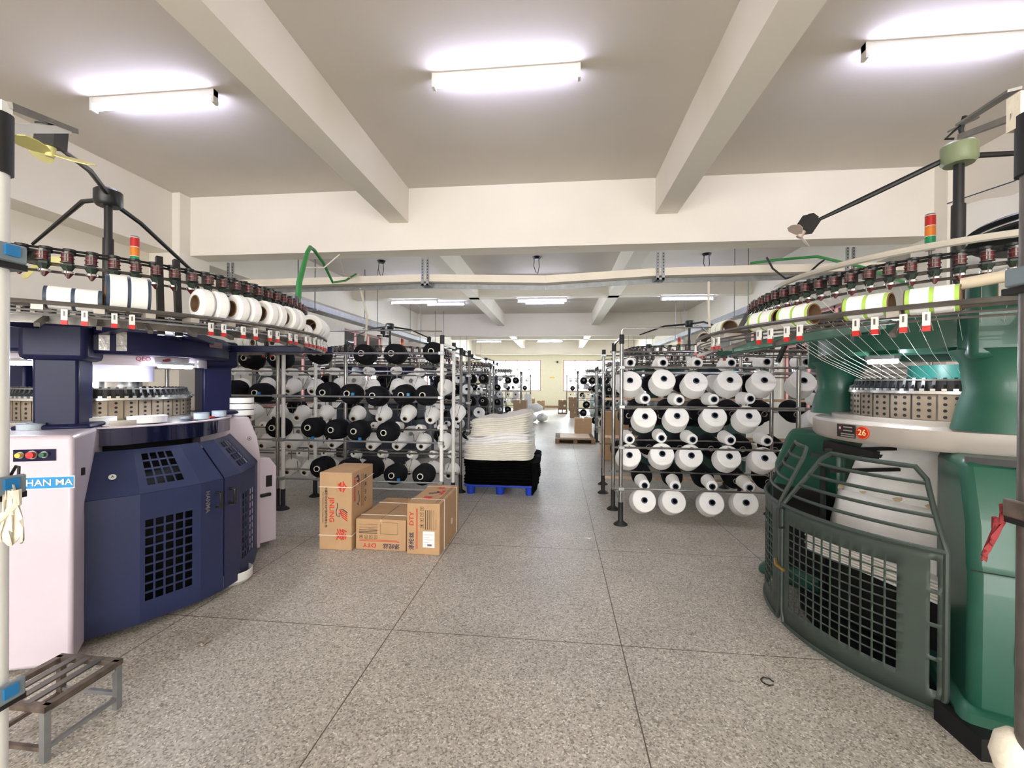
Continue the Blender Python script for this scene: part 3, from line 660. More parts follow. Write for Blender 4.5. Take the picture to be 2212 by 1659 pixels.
# ------- right machine
CR = V(2.37, 2.85, 0)
tR = thing('knitting_machine', 'green circular knitting machine with barred gates and number 26 sticker, right front', 'knitting machine', CR)
core(tR, dict(zt=1.29, frame=green, cols=(-117, 113, 3), rc=.5, cam=(1.31, 1.455), np=30, dots=(-.45, .45), fine=True, drum=(1.46, 1.62), dr=.22, drumm=mat('teal cover', lin(50, 140, 130), .35),
    head=(1.67, 1.86), hr=(.45, .68), cw=.155, round=True, feed=(1.06, 2.02), tray=False, nf=88, fs=.74, srail=steeld, bob=(1.38, 1.82), railm=steeld,
    sens=[-133, -135.6, -139.1, -141.6, -150.5, -153, -156.5, -159.2, -173, -175.5, 165, 161, 150, 146, 130, -120, -116, -100],
    struts=(-100, -60, 0, 60, 110, 150), brk=(-137, -156, -172, 165, 140, -120, -90),
    arms=[(.6, -150, 1.84, 1.3, -178, 1.72), (.6, -117, 1.84, 1.3, -112, 1.74), (.6, 170, 1.84, 1.3, 150, 1.74), (.6, 60, 1.84, 1.3, 60, 1.74), (.6, -40, 1.84, 1.3, -40, 1.74)],
    fan=dict(z=2.88, m=olive, arms=[[pol(.08, 152, 2.86), pol(.47, 152, 2.71), pol(.7, 152, 2.625)], [pol(.08, 0, 2.87), pol(.9, 0, 2.88)]],
        heads=[((-.66, .345, 2.61), .125, (.25, .5, .3), pinkfan)])))
# bed plate with a wide grey front
mb = MB(); mb.lathe([(.3, 1.17), (.69, 1.17), (.705, 1.19), (.705, 1.275), (.69, 1.29), (.3, 1.29), (.3, 1.17)], seg=64, m=greybed); ring(mb, .45, .6, 1.285, 1.312, greybed); mb.build('bed_plate', None, tR)
a = -169; 
MB().box(pol(.709, a, 1.232), (.006, .12, .075), labelk, Matrix.Rotation(D(a), 3, 'Z')).build('maker_plate', None, tR)
def onring(r, a, z): return (pol(r, a, z), (-sin(D(a)), cos(D(a)), 0), (0, 0, 1))
for k in range(1): MB().cyl(pol(.711, a-2.9, 1.246), pol(.714, a-2.9, 1.246), .015, m=redd, seg=16).build('red_roundel', None, tR)
for z_, w_ in ((1.255, .06), (1.235, .06), (1.215, .09), (1.203, .09)): MB().box(pol(.713, a+1.2, z_), (.001, w_, .006), mat('engraved grey', lin(150, 146, 140), .5), Matrix.Rotation(D(a+1.2), 3, 'Z')).build('engraved_line', None, tR)
text_mesh('roundel_letter', 'H', .02, onring(.7145, a-2.9, 1.246), whitept, tR)
a = -161
MB().cyl(pol(.704, a, 1.232), pol(.71, a, 1.232), .037, m=redm, seg=28).cyl(pol(.71, a, 1.232), pol(.7105, a, 1.232), .0345, m=yel, seg=28).cyl(pol(.7105, a, 1.232), pol(.711, a, 1.232), .033, m=redm, seg=28).build('number_sticker', None, tR)
text_mesh('number_26', '26', .046, onring(.7113, a, 1.232), mat('pale yellow ink', lin(250, 224, 150), .5), tR)
# legs
prof = [(.5, .1), (1.0, .1), (1.01, .7), (1.0, .72), (.99, .74), (.98, .9), (.9, 1.1), (.86, 1.175), (.5, 1.175)]
for a, rr_ in ((-116, 1), (123, 1), (3, 1)):
    l = leg(tR, a, prof, .2, green, bevel=.04)
    mb = MB(); mb.sweep([(.5, .0), (1.08, .0), (1.08, .07), (1.0, .14), (.5, .14)], pol(0, 0) - V(-sin(D(a)), cos(D(a)), 0)*.24, (cos(D(a)), sin(D(a)), 0), (0, 0, 1), V(-sin(D(a)), cos(D(a)), 0)*.48, green); mb.build('foot', None, l, bevel=.04)
    if a == -116:
        rx, tx = pol(1, a), V(-sin(D(a)), cos(D(a)), 0); Rz = Matrix.Rotation(D(a), 3, 'Z')
        MB().box(rx*1.008 + tx*-.05 + V(0, 0, .4), (.012, .035, .085), galv, Rz).box(rx*1.015 + tx*-.05 + V(0, 0, .41), (.004, .022, .035), blackpl, Rz).build('latch_switch', None, l)
        MB().box(rx*1.01 + tx*.1 + V(0, 0, .63), (.008, .09, .03), whitept, Rz).build('white_label', None, l)
        MB().box(rx*1.006 + V(0, 0, .715), (.004, .4, .004), darkin, Rz).build('seam_line', None, l)
    for s_ in (-.1, .1):
        pass
MB().b2((-.68, -.94, .0), (-.48, -.72, .09), darkin).build('black_footing', None, tR)
MB().bar(pol(.86, -128, 1.165), pol(.95, -105, 1.165), .03, .03, blackpl).build('black_bracket', None, tR)
for s_ in (-112, -116): MB().cyl(pol(.93, s_, 1.15), pol(.93, s_, 1.175), .014, m=bright).build('bolt_head', None, tR)
# gates
def gate(t, a0, a1, R, z0, z1, Rt, zt, b0, b1, nb, ncol, nrow, g0, g1, slots):
    g = thing('gate', None, None); g.parent = t; g.name = 'gate'
    us = [0, 1]; hs = cuts(g0, g1, ncol, .17); hv = cuts(.15, .86, nrow, .16)
    us = sorted(set([k/24 for k in range(25)] + hs)); vs = sorted(set([0, 1] + hv)); sl = cuts(.1, .95, 4, .12)
    vs = sorted(set(vs + (sl if slots else []))); us = sorted(set(us + ([.935, .965] if slots else [])))
    def inn(x, h): return any(h[i] < x < h[i+1] for i in range(0, len(h), 2))
    mb = MB(); mb.grid(lambda u, v: pol(R, a0+(a1-a0)*u, z0+(z1-z0)*v), us, vs, lambda u, v: (inn(u, hs) and inn(v, hv)) or (slots and .935 < u < .965 and inn(v, sl)), gate_m)
    mb.build('mesh_panel', None, g, solid=.004)
    fr = [pol(R, a0+(a1-a0)*k/16, z0-.01) for k in range(17)]
    lo = [pol(R, a0, z1)] + [pol(R, a0+(a1-a0)*.0, z0+.06)] + [pol(R, a0+(a1-a0)*(.03+.94*k/14), z0-.01) for k in range(15)] + [pol(R, a1, z0+.06), pol(R, a1, z1)]
    def L3(f, u): 
        aa = (a0+(b0-a0)*f)*(1-u) + (a1+(b1-a1)*f)*u; return pol(R+(Rt-R)*f, aa, z1+(zt-z1)*f)
    up = [L3(.25, 1), L3(.5, 1), L3(.85, 1), L3(1, .93)] + [L3(1, .93-.86*k/10) for k in range(1, 11)] + [L3(.9, 0), L3(.5, 0), L3(.2, 0)]
    MB().tube(lo + up, .0125, gate_m, 8, closed=True).build('frame_tube', None, g)
    MB().tube([L3(0, k/12) for k in range(13)], .0125, gate_m, 8).build('rail', None, g)
    for i in range(nb):
        f = (i+1)/(nb+1); MB().tube([L3(f, .005+.99*k/12) + V(0, 0, .0) for k in range(13)], .0095, gate_m, 8).build('guard_bar', None, g)
    return g
MB().sweep([(.3, .05), (.97, .05), (.97, .74), (.3, .74)], pol(0, 0) + V(-sin(D(123)), cos(D(123)), 0)*.203, (cos(D(123)), sin(D(123)), 0), (0, 0, 1), V(-sin(D(123)), cos(D(123)), 0)*.006, darkin).build('shade_sheet', None, tR)  # added near-black sheet over the leg side, as shade behind the gate grid
g1 = gate(tR, -179.5, -131.2, .98, .045, .755, .80, 1.1, -171.5, -137.5, 4, 12, 11, .08, .8, True)
g2 = gate(tR, 141, 178.5, .98, .045, .755, .80, 1.1, 148, 176, 4, 9, 11, .1, .86, False)
p = pol(.98, -178, .62); n_ = pol(1, -178); MB().tube([p, p+n_*.04, p+n_*.04+V(0, 0, .12), p+V(0, 0, .12)], .007, blackpl, 6).build('handle', None, g1)
MB().tube([pol(1.0, 178, .4), pol(1.02, -179, .385), pol(1.0, -176, .37)], .01, mat('brass latch', lin(150, 120, 60), .4, .6), 6).build('latch', None, g2)
# cloth take-down: cloth, roller, folded cloth, dark interior
def P2(x, y, z): return V(x-CR.x, y-CR.y, z)
rl, rrr = P2(1.87, 3.08, .82), P2(2.1, 2.55, .82)
mb = MB(); mb.cyl(rl, rrr, .03, m=mat('yellowed roller', lin(206, 188, 156), .6, bump=.3, bscale=70), seg=16); mb.build('spreader_roller', None, tR)
ax = (rrr-rl).normalized(); off = V(-ax.y, ax.x, 0)*-.034 if (V(-ax.y, ax.x, 0)).x > 0 else V(-ax.y, ax.x, 0)*.034
def sheet(pts_l, pts_r, m, name, amp=.0, th=.004, nu=14, sub=4, parent=None, f=3):
    mb = MB(); rows = []
    for i in range(len(pts_l)-1):
        for k in range(sub if i < len(pts_l)-2 else sub+1): rows.append((pts_l[i].lerp(pts_l[i+1], k/sub), pts_r[i].lerp(pts_r[i+1], k/sub)))
    n = len(rows)
    mb.grid(lambda u, v: rows[int(v)][0].lerp(rows[int(v)][1], u) + off*amp*(sin(u*f*6.28+v*.3)+.5*sin(u*f*13+1)), [k/nu for k in range(nu+1)], [float(k) for k in range(n)], None, m)
    return mb.build(name, None, parent or tR, solid=th)
A1, B1 = P2(1.97, 3.0, 1.17), P2(2.33, 2.5, 1.17)
sheet([A1, rl.lerp(rrr, .08)+off], [B1, rrr+off], clothw, 'knitted_cloth', .25)
sheet([rl.lerp(rrr, .02)+off, P2(1.8, 3.06, .62), P2(1.74, 3.0, .45)], [rrr+off, P2(2.06, 2.42, .66), P2(1.98, 2.32, .47)], clothw, 'cloth_drop', .15)
for k in range(7):
    s_ = .004*math.sin(k*2.1); mb = MB()
    q = [P2(1.66+s_, 3.1-s_, 0), P2(1.93+s_, 2.28, 0), P2(2.4, 2.52, 0), P2(2.14, 3.3+s_, 0)]
    mb.prism([(v.x, v.y) for v in q], .4+k*.017, .4135+k*.017, clothc if k % 3 else clothw); mb.build('cloth_fold', None, tR, bevel=.006)
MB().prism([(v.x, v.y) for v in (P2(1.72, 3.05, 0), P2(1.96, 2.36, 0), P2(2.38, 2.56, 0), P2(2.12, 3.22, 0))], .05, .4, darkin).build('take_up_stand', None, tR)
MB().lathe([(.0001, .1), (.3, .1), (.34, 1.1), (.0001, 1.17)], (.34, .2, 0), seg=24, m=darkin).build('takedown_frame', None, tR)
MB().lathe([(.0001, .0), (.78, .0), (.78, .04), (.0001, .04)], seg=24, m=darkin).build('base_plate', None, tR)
MB().lathe([(.66, .05), (.66, .95)], seg=24, m=darkin, a0=D(112), a1=D(168)).build('shade_liner', None, tR, solid=.004)  # added dark backing in front of the rear leg, painted shade behind the mesh
mb = MB()
for k, (a, z) in enumerate(((-176, 1.12), (-172, 1.0), (170, 1.06))): mb.bar(pol(.35, a, z), pol(.74, a-4, z-.02), .02, .02, darkin)
mb.bar(pol(.7, 176, 1.13), pol(.62, -160, 1.1), .05, .05, darkin); mb.build('spreader_linkage', None, tR)
sheet([P2(2.02, 2.42, 1.16), P2(1.97, 2.33, .9), P2(1.93, 2.22, .62), P2(1.92, 2.2, .42)], [P2(2.1, 2.32, 1.16), P2(2.04, 2.24, .9), P2(2.02, 2.12, .62), P2(1.97, 2.12, .42)], clothg, 'lint_sheet', .25, nu=8)
# yarn threads running down to the needles
mb = MB()
for k in range(26):
    a = 165 + k*4.6; p = pol(1.06, a, 1.95); q = pol(.69, a+3, 1.66 + .0); r_ = pol(.49, a+8, 1.54)
    mb.tube([p, q, r_], .0011, whitept, 3)
mb.build('yarn_threads', None, tR)
lamp(tR, 0, pol(.67, -161, 1.63), pol(.67, -149, 1.63))
mb = MB(); torus(mb, .95, 2.14, .017, mat('weathered grey tube', lin(190, 182, 168), .5), 30, 168, 268, 8); mb.build('curved_rail', None, tR)
mb = MB(); mb.lathe([(.06, -.05), (.34, -.05), (.36, -.035), (.34, -.02), (.34, .0), (.36, .015), (.34, .03), (.06, .05), (.06, -.05)], (-.02, -.62, 2.24), (.05, .03, 1), 40, blackpl)
mb.lathe([(.345, -.012), (.345, -.006)], (-.02, -.62, 2.24), (.05, .03, 1), 40, bright); mb.cyl((-.02, -.62, 1.84), (-.02, -.62, 2.22), .03, m=blackpl); mb.build('belt_wheel', None, tR)
MB().box(pol(1.27, 178, 1.765), (.1, .2, .09), galv, Matrix.Rotation(D(178), 3, 'Z')).build('gear_box', None, tR, bevel=.01)
MB().cyl(pol(.55, -121, 1.86), pol(.55, -121, 2.02), .055, m=green).build('post_stub', None, tR)
# fan bracket head above the hub
mb = MB(); mb.tube([(-.02, -.05, 2.93), (-.04, -.06, 3.0), (-.02, -.06, 3.07)], .014, blackpl, 6); mb.bar((-.09, -.04, 3.0), (.05, -.06, 3.06), .02, .008, steeld); mb.build('hook_bracket', None, tR)
signal_tower(CR.x-.02, CR.y+.17, 2.36, 'signal light on top of the green machine, beside its fan pole', .78)
GR = 'wound packages on the green machine'
for a, s_ in ((-132.6, 'nearest the camera, open brown tube at its right end'), (-140.8, 'second from the camera, lime edges'), (-152.6, 'third along, big open brown tube'), (-159.9, 'fourth along, just behind the open tube'), (-175.5, 'last one at the left end of the ring')):
    place_package(CR, 1.38, 1.82, a, .052, .047, .15, 'lime', 'white package on the green machine, ' + s_, GR)
for i, a in enumerate((160, 150)): place_package(CR, 1.38, 1.82, a, .05, .044, .15, 'lime', 'white package on the far side of the green machine, %s of two' % ordn(i), GR)
MB().cyl(pol(1.35, -129.3, 1.885), pol(1.42, -120, 1.9), .022, m=mat('bare wooden rod', lin(214, 200, 176), .5), seg=12).build('wooden_rod', None, tR)
# ------- machines further back
def far_machine(loc, m, label, legm):
    t = thing('knitting_machine', label, 'knitting machine', loc, 0, 'knitting machines further down the hall')
    core(t, dict(zt=1.21, frame=m, cols=(-60, 60, 180), rc=.48, cam=(1.235, 1.365), np=24, dots=(), fine=False, drum=(1.49, 1.62), dr=.25, drumm=steeld,
        head=(1.66, 1.82), hr=(.45, .72), cw=.2, round=False, feed=(1.2, 2.06), nf=56, fs=1.1, srail=steeld, bob=(1.36, 1.86), railm=steeld, sens=list(range(-170, 180, 20)),
        struts=(-90, -30, 30, 90, 150, -150), brk=(0, 60, 120, 180, 240, 300), arms=[(.6, a, 1.8, 1.3, a, 1.76) for a in (-90, -30, 30, 90, 150, 210)],
        fan=dict(z=2.62, m=blackpl, arms=[[pol(.08, a, 2.62), pol(.45, a, 2.6), pol(.9, a, 2.45)] for a in (-75, 45, 165)], heads=[((pol(.9, a).x, pol(.9, a).y, 2.42), .12, (.2, .1, 0), blackpl) for a in (-75, 45)])))
    mb = MB(); mb.lathe([(.3, 1.1), (.75, 1.1), (.75, 1.2), (.3, 1.21), (.3, 1.1)], seg=40, m=steeld); mb.build('bed_plate', None, t)
    for a in (-60, 60, 180): leg(t, a, [(.5, 0), (1.0, 0), (1.0, 1.0), (.9, 1.1), (.5, 1.1)], .26, legm, bevel=.02)
    MB().lathe([(.0001, 0), (.5, 0), (.5, 1.1), (.0001, 1.1)], seg=24, m=darkin).build('takedown_frame', None, t)
    for a in (-100, -20, 20, 100, 140, -140):
        MB().bar(pol(.72, a, .1), pol(.72, a+6, .1), .7, .02, legm).build('guard_panel', None, t) if 0 else None
    mb = MB(); ring(mb, .83, .84, .08, .78, legm, 40); mb.build('guard_panel', None, t)
    lo = MB().box(pol(.62, -95, 1.63), (.05, .08, .03), galv).build('work_lamp', None, t); MB().box(pol(.62, -95, 1.61), (.045, .07, .012), lampfar).build('lamp_lens', None, lo)
    return t
far = []
specs = [((-3.4, 8.45, 0), navy, 'dark navy knitting machine behind the left yarn creels, second in the left row', mat('dark slate enamel', lin(34, 40, 54), .4)), ((2.44, 8.4, 0), greend, 'dark knitting machine behind the right yarn creels, second in the right row', greend)]
f0 = far_machine(*specs[0]); f1 = far_machine(*specs[1])
bpy.context.view_layer.update()
for src, loc, lb in ((f0, (-3.4, 14.0, 0), 'knitting machine third in the left row'), (f1, (2.7, 13.35, 0), 'knitting machine third in the right row'),
                     (f0, (-3.4, 20.2, 0), 'knitting machine farthest away in the left row'), (f1, (2.5, 20.2, 0), 'knitting machine farthest away in the right row')):
    c = copy_tree(src); c.location = loc; c['label'] = lb; c.rotation_euler = (0, 0, .3)
signal_tower(-3.18, 8.55, 2.1, 'small signal light on the second machine of the left row'); signal_tower(2.3, 8.55, 2.1, 'small signal light on the second machine of the right row')
GF = 'wound packages on the machines further back'
nm = {0: 'second left', 1: 'second right', 2: 'third left', 3: 'third right'}
for j, (x, y) in enumerate(((-3.4, 8.45), (2.44, 8.4), (-3.4, 14.0), (2.7, 13.35))):
    for i, a in enumerate((-150, -125, -105, -85, -65, -45, -25)):
        place_package(V(x, y, 0), 1.36, 1.86, a, .062, .03, .15, 'wheel', 'white package on the %s machine ring, %s from the left' % (nm[j], ordn(i)), GF)
# ------------------------------------------------------------------ yarn creels and cones
CM = {}
def cone_mesh(kind):
    if kind in CM: return CM[kind]
    prof, m, rc, L, rim, out = {
        'BW': ([(.034, 0), (.116, 0), (.124, .008), (.132, .15), (.124, .172), (.034, .175)], yarnw, .03, .175, tubed, .012),
        'SW': ([(.03, 0), (.05, 0), (.057, .007), (.069, .19), (.062, .2), (.03, .203)], yarnw, .03, .2, tubed, .012),
        'BK': ([(.034, 0), (.07, .0), (.098, .014), (.116, .05), (.124, .19), (.112, .235), (.034, .25)], yarnb, .033, .25, tubew, .02),
        'WR': ([(.026, 0), (.06, 0), (.07, .01), (.108, .16), (.1, .19), (.03, .2)], yarnw, .026, .2, tubeb, .012),
        'WS': ([(.02, 0), (.044, 0), (.05, .01), (.052, .17), (.02, .18)], yarnw, .018, .18, tubew, .01)}[kind]
    y = MB().lathe(prof, ax=(0, 1, 0), seg=28, m=m).mesh('yarn_cone')
    t = MB(); t.lathe([(rc, L+.01), (rc+.002, -out), (rc-.006, -out), (rc-.006, -out+.002)], ax=(0, 1, 0), seg=18, m=rim)
    t.lathe([(rc-.006, -out+.002), (rc-.007, L), (.0001, L)], ax=(0, 1, 0), seg=18, m=darkin)
    CM[kind] = (y, t.mesh('cone_tube'), L); return CM[kind]
PG = {}
def put_cone(kind, x, y, z, tilt, label, group, creel, bar, tilt_z=0, tube_=True):
    """cone with its near end at x,y,z; creel carries the wire peg reaching it from bar (y, z)"""
    ym, tm, L = cone_mesh(kind); o = bpy.data.objects.new('yarn_cone', ym); COL.objects.link(o)
    o.location = (x, y, z); o.rotation_euler = (D(tilt), 0, D(tilt_z)); tag(o, label, 'yarn cone', group)
    if tube_: c = bpy.data.objects.new('cone_tube', tm); COL.objects.link(c); c.parent = o
    d = V(0, cos(D(tilt)), sin(D(tilt))); back = d*(L*.9)
    by, bz = bar[0]-y, bar[1]-z; key = (kind, round(by, 2), round(bz, 2), tilt)
    if key not in PG:
        if by >= 0: pts = [(0, by, bz), (0, max(by*.9, back.y+.03), (bz+back.z)/2), back + V(0, .03, 0), back, d*.03]
        else: pts = [(0, by, bz), (0, L*.5, bz), (0, L*.5, -.02 if bz > 0 else .02)]
        mb = MB(); mb.tube(pts, .005, steeld, 5); PG[key] = mb.mesh('cone_peg')
    p = bpy.data.objects.new('cone_peg', PG[key]); COL.objects.link(p); p.parent = creel; p.location = V(x, y, z) - creel.location
def creel(label, posts, bars, H=2.02, pm=steel, extra=None):
    x0 = posts[0]; t = thing('yarn_creel', label, 'yarn rack', (x0[0], x0[1], 0), 0, 'yarn creels')
    for i, q in enumerate(posts):
        x, y = q[0]-x0[0], q[1]-x0[1]; h = q[2] if len(q) > 2 else H; m = q[3] if len(q) > 3 else pm
        p = MB().cyl((x, y, .12), (x, y, h-.05), .0215, m=m, seg=12).build('post', None, t)
        MB().lathe([(.0001, 0), (.075, 0), (.07, .012), (.03, .04), (.027, .045), (.027, .24), (.0001, .24)], (x, y, 0), seg=16, m=rubber).build('foot', None, p)
        MB().cyl((x, y, h-.1), (x, y, h), .026, m=rubber, seg=12).build('post_cap', None, p)
    for b in bars:
        xa, xb, y, z = b[:4]; m = b[4] if len(b) > 4 else pm; yy = y-x0[1]
        if m is wood: MB().b2((xa-x0[0], yy-.012, z-.018), (xb-x0[0], yy+.012, z+.018), wood).build('wood_batten', None, t, bevel=.003)
        else:
            MB().tube([(xa-x0[0], yy, z), (xb-x0[0], yy, z)], .011, m, 8).build('crossbar', None, t)
            for q in posts:
                if abs(q[1]-y) < .05 and xa-.05 < q[0] < xb+.05: MB().b2((q[0]-x0[0]-.03, yy-.03, z-.018), (q[0]-x0[0]+.03, yy+.03, z+.018), galv).build('clamp', None, t, bevel=.004)
    return t
K = 4.75/4.45
# --- front right creel
c1 = creel('steel yarn creel nearest on the right, full of white cones', [(.67, 4.69), (2.44, 4.69, 1.96), (4.1, 4.69), (.66, 5.25, 1.98), (2.44, 5.25, 1.98), (4.1, 5.25, 1.98)],
    [(.6, 4.15, 4.66, z) for z in (1.67, 1.255, .825, .39)] + [(.62, 4.15, 5.28, z) for z in (1.88, 1.62, 1.2, .83, .45)])
L0 = c1.location
MB().tube([(0, 0, 2.0), (0, 0, 2.06), (.012, 0, 2.085), (.93, 0, 2.09), (.96, 0, 2.08)], .0065, bright, 6).build('top_rail', None, c1)
MB().bar((0, 0, 2.0), (-.01, .56, 1.96), .02, .02, bright).build('top_tie', None, c1); MB().bar((0, .01, .22), (-.01, .55, .3), .02, .006, galv).build('bottom_tie', None, c1)
G1 = 'white cones on the front right creel'
rows = [('top row of small cones', 'SW', -2, [.72, 1.04, 1.37, 1.69, 2.02, 2.38, 2.74], [1.71]*3+[1.71, 1.72, 1.72, 1.72], 1.67),
        ('top row of big cones', 'BW', -30, [.72, 1.05, 1.36, 1.68, 2.0, 2.36, 2.65], [1.53, 1.55, 1.53, 1.54, 1.54, 1.54, 1.53], 1.67),
        ('second row of small cones', 'SW', 0, [.87, 1.2, 1.53, 1.87, 2.52, 2.8], [1.35, 1.34, 1.35, 1.36, 1.35, 1.35], 1.255),
        ('second row of big cones', 'BW', -30, [.87, 1.18, 1.54, 1.86, 2.51, 2.82], [1.17, 1.18, 1.19, 1.19, 1.18, 1.18], 1.255),
        ('third row of small cones', 'SW', 2, [.72, 1.03, 1.33, 1.69, 2.03], [.94, .96, .95, .95, .95], .825),
        ('third row of big cones', 'BW', -26, [.72, 1.04, 1.32, 1.68, 2.01], [.78, .8, .79, .79, .78], .825),
        ('bottom row of small cones', 'SW', 6, [.87, 1.17, 1.52, 1.87], [.48, .48, .49, .49], .39),
        ('bottom row of big cones', 'BW', -22, [.87, 1.16, 1.52, 1.84], [.33, .33, .33, .34], .39)]
rnd = random.Random(3)
for nm_, k, ti, xs_, zs_, bz in rows:
    for i, (x, z) in enumerate(zip(xs_, zs_)):
        put_cone(k, x*K, 4.75, 1.5+(z-1.5)*K, ti+rnd.uniform(-3, 3), 'white cone, nearest right creel, %s, %s from aisle' % (nm_, ordn(i)), G1, c1, (4.67, bz), rnd.uniform(-4, 4))
for r_, (z, bz, off) in enumerate(((1.22, 1.2, .0), (.8, .83, .12), (.42, .45, .05))):
    for i in range(6):
        put_cone('BK', .98+off+i*.36, 5.62, z, 150 if 0 else 196, 'black cone at the back of the nearest right creel, %s row, %s from aisle' % (('upper', 'middle', 'lower')[r_], ordn(i)), 'black cones on the back of the front right creel', c1, (5.3, bz))
# --- second right creel
c2 = creel('steel yarn creel with wooden battens just behind the nearest right creel', [(.62, 6.01, 1.96), (2.4, 6.01, 1.98), (4.1, 6.01, 1.98), (.67, 6.53, 1.95), (2.4, 6.53, 1.95), (4.1, 6.53, 1.95)],
    [(.62, 4.15, 5.985, 1.88), (.62, 4.15, 5.985, 1.65), (.64, 4.15, 5.975, 1.29, wood), (.64, 4.15, 5.975, .78, wood), (.64, 4.15, 5.975, .225, wood), (.62, 4.15, 6.56, 1.6), (.62, 4.15, 6.56, 1.1), (.62, 4.15, 6.56, .6)])
for r_, (z, bz) in enumerate(((1.52, 1.65), (1.06, 1.29), (.6, .78))):
    for i in range(5):
        put_cone('BK' if (i+r_) % 3 or r_ == 1 else 'BW', .86+i*.42+.1*(r_ % 2), 6.04, z, -6, '%s cone on the wooden batten creel, %s row, %s from aisle' % ('black' if (i+r_) % 3 or r_ == 1 else 'white', ('upper', 'middle', 'lower')[r_], ordn(i)), 'cones on the second right creel', c2, (5.99, bz))
# --- front left creel
c3 = creel('yarn creel with white posts nearest on the left, full of black and white cones', [(-1.3, 4.75, 2.03, whitept), (-3.2, 4.75, 2.0, whitept), (-3.27, 4.75, 2.0), (-1.31, 5.34, 2.0, whitept), (-2.74, 5.34, 1.98), (-3.15, 5.34, 1.98, whitept), (-4.7, 4.75, 2.0), (-4.7, 5.34, 2.0)],
    [(-4.75, -1.27, 4.72, z, galv) for z in (1.825, 1.33, .82, .37)] + [(-4.75, -1.25, 5.37, z) for z in (1.81, 1.635, 1.27, .89, .585, .34)] + [(-2.74, -1.3, 5.34, .13, whitept)])
L0 = c3.location
MB().tube([(-2.3, 0, 2.08), (-.6, 0, 2.09), (0, 0, 2.075), (.0, 0, 2.0)], .008, bright, 6).build('top_rail', None, c3)
MB().bar((0, .02, 1.93), (0, .57, 1.93), .03, .03, bright).build('top_tie', None, c3)
KL = 4.8/4.5
for nm_, L_, bz in (('top', [(-3.5, 1.76), (-3.15, 1.76), (-2.67, 1.82), (-2.13, 1.81), (-1.79, 1.81), (-1.35, 1.83)], 1.825), ('second', [(-3.7, 1.4), (-3.37, 1.37), (-2.57, 1.38), (-2.29, 1.37), (-2.0, 1.35), (-1.68, 1.36), (-1.44, 1.36)], 1.33),
                 ('third', [(-3.16, .98), (-2.74, .99), (-2.47, .97), (-2.21, .96), (-1.87, .95)], .82), ('bottom', [(-2.63, .54), (-2.32, .54), (-2.04, .54), (-1.78, .49), (-1.46, .49)], .37)):
    n = len(L_)
    for i, (x, z) in enumerate(L_):
        put_cone('BK', x*KL, 4.8, 1.5+(z-1.5)*KL, rnd.uniform(-5, 1), 'black cone, nearest left creel, %s row, %s counted from the aisle' % (nm_, ordn(n-1-i)), 'black cones on the front left creel', c3, (4.74, bz), rnd.uniform(-3, 5))
        if i % 2 and nm_ != 'top':
            MB().box((x*KL+.12-c3.location.x, -.05, bz+.03), (.03, .02, .03), bluep).build('yarn_clip', None, c3)
W = dict(a=(('WS', 0, 'top row of slim cones', 1.81), [(-4.44, 1.63), (-4.03, 1.63), (-3.64, 1.63), (-3.32, 1.64), (-3.02, 1.64), (-2.54, 1.65), (-2.16, 1.65), (-1.84, 1.64), (-1.54, 1.64)]),
    b=(('WR', 26, 'top row of big cones', 1.635), [(-4.41, 1.38), (-4.02, 1.38), (-3.64, 1.37), (-3.3, 1.37), (-2.96, 1.38), (-2.52, 1.38), (-2.15, 1.38), (-1.84, 1.38), (-1.5, 1.38)]),
    d=(('WR', 26, 'second row of big cones', 1.27), [(-4.2, 1.01), (-3.84, 1.0), (-3.51, 1.01), (-3.16, 1.01), (-2.71, 1.01), (-2.34, 1.01), (-2.0, 1.02), (-1.66, 1.01), (-1.31, 1.03)]),
    e=(('WS', -10, 'second row of slim cones', .89), [(-4.01, .9), (-2.43, .92), (-2.11, .93), (-1.81, .9), (-1.52, .91)]),
    f=(('WR', 24, 'third row of big cones', .89), [(-4.02, .62), (-3.62, .62), (-3.3, .63), (-3.01, .65), (-2.47, .64), (-2.11, .65), (-1.78, .66), (-1.49, .67)]),
    g=(('WS', -12, 'third row of slim cones', .585), [(-3.79, .55), (-3.47, .53), (-3.12, .54), (-2.7, .54), (-2.33, .55), (-1.93, .55), (-1.63, .56), (-1.38, .57)]),
    h=(('WR', 20, 'bottom row of big cones', .585), [(-3.65, .27), (-3.4, .27), (-3.08, .29), (-2.67, .3), (-2.3, .31), (-1.94, .31), (-1.66, .29), (-1.41, .29)]))
for k_, ((kd, ti, nm_, bz), L_) in W.items():
    n = len(L_)
    for i, (x, z) in enumerate(L_):
        put_cone(kd, x, 5.5, z, ti+rnd.uniform(-4, 4), 'white cone, back of nearest left creel, %s, %s from aisle' % (nm_, ordn(n-1-i)), 'white cones on the front left creel', c3, (5.37, bz), rnd.uniform(-5, 5))
# --- V shaped thread guides in front of the white cones
mb = MB()
V1 = mb.tube([(-.05, 0, .13), (0, -.06, 0), (.04, 0, .16)], .004, steeld, 4).mesh('thread_guide')
for k_ in 'bdfh':
    for i, (x, z) in enumerate(W[k_][1]):
        child('thread_guide', V1, c3, V(x+.03*(i % 3-1), 5.42, z+.04)-c3.location, .2*(i % 3-1))
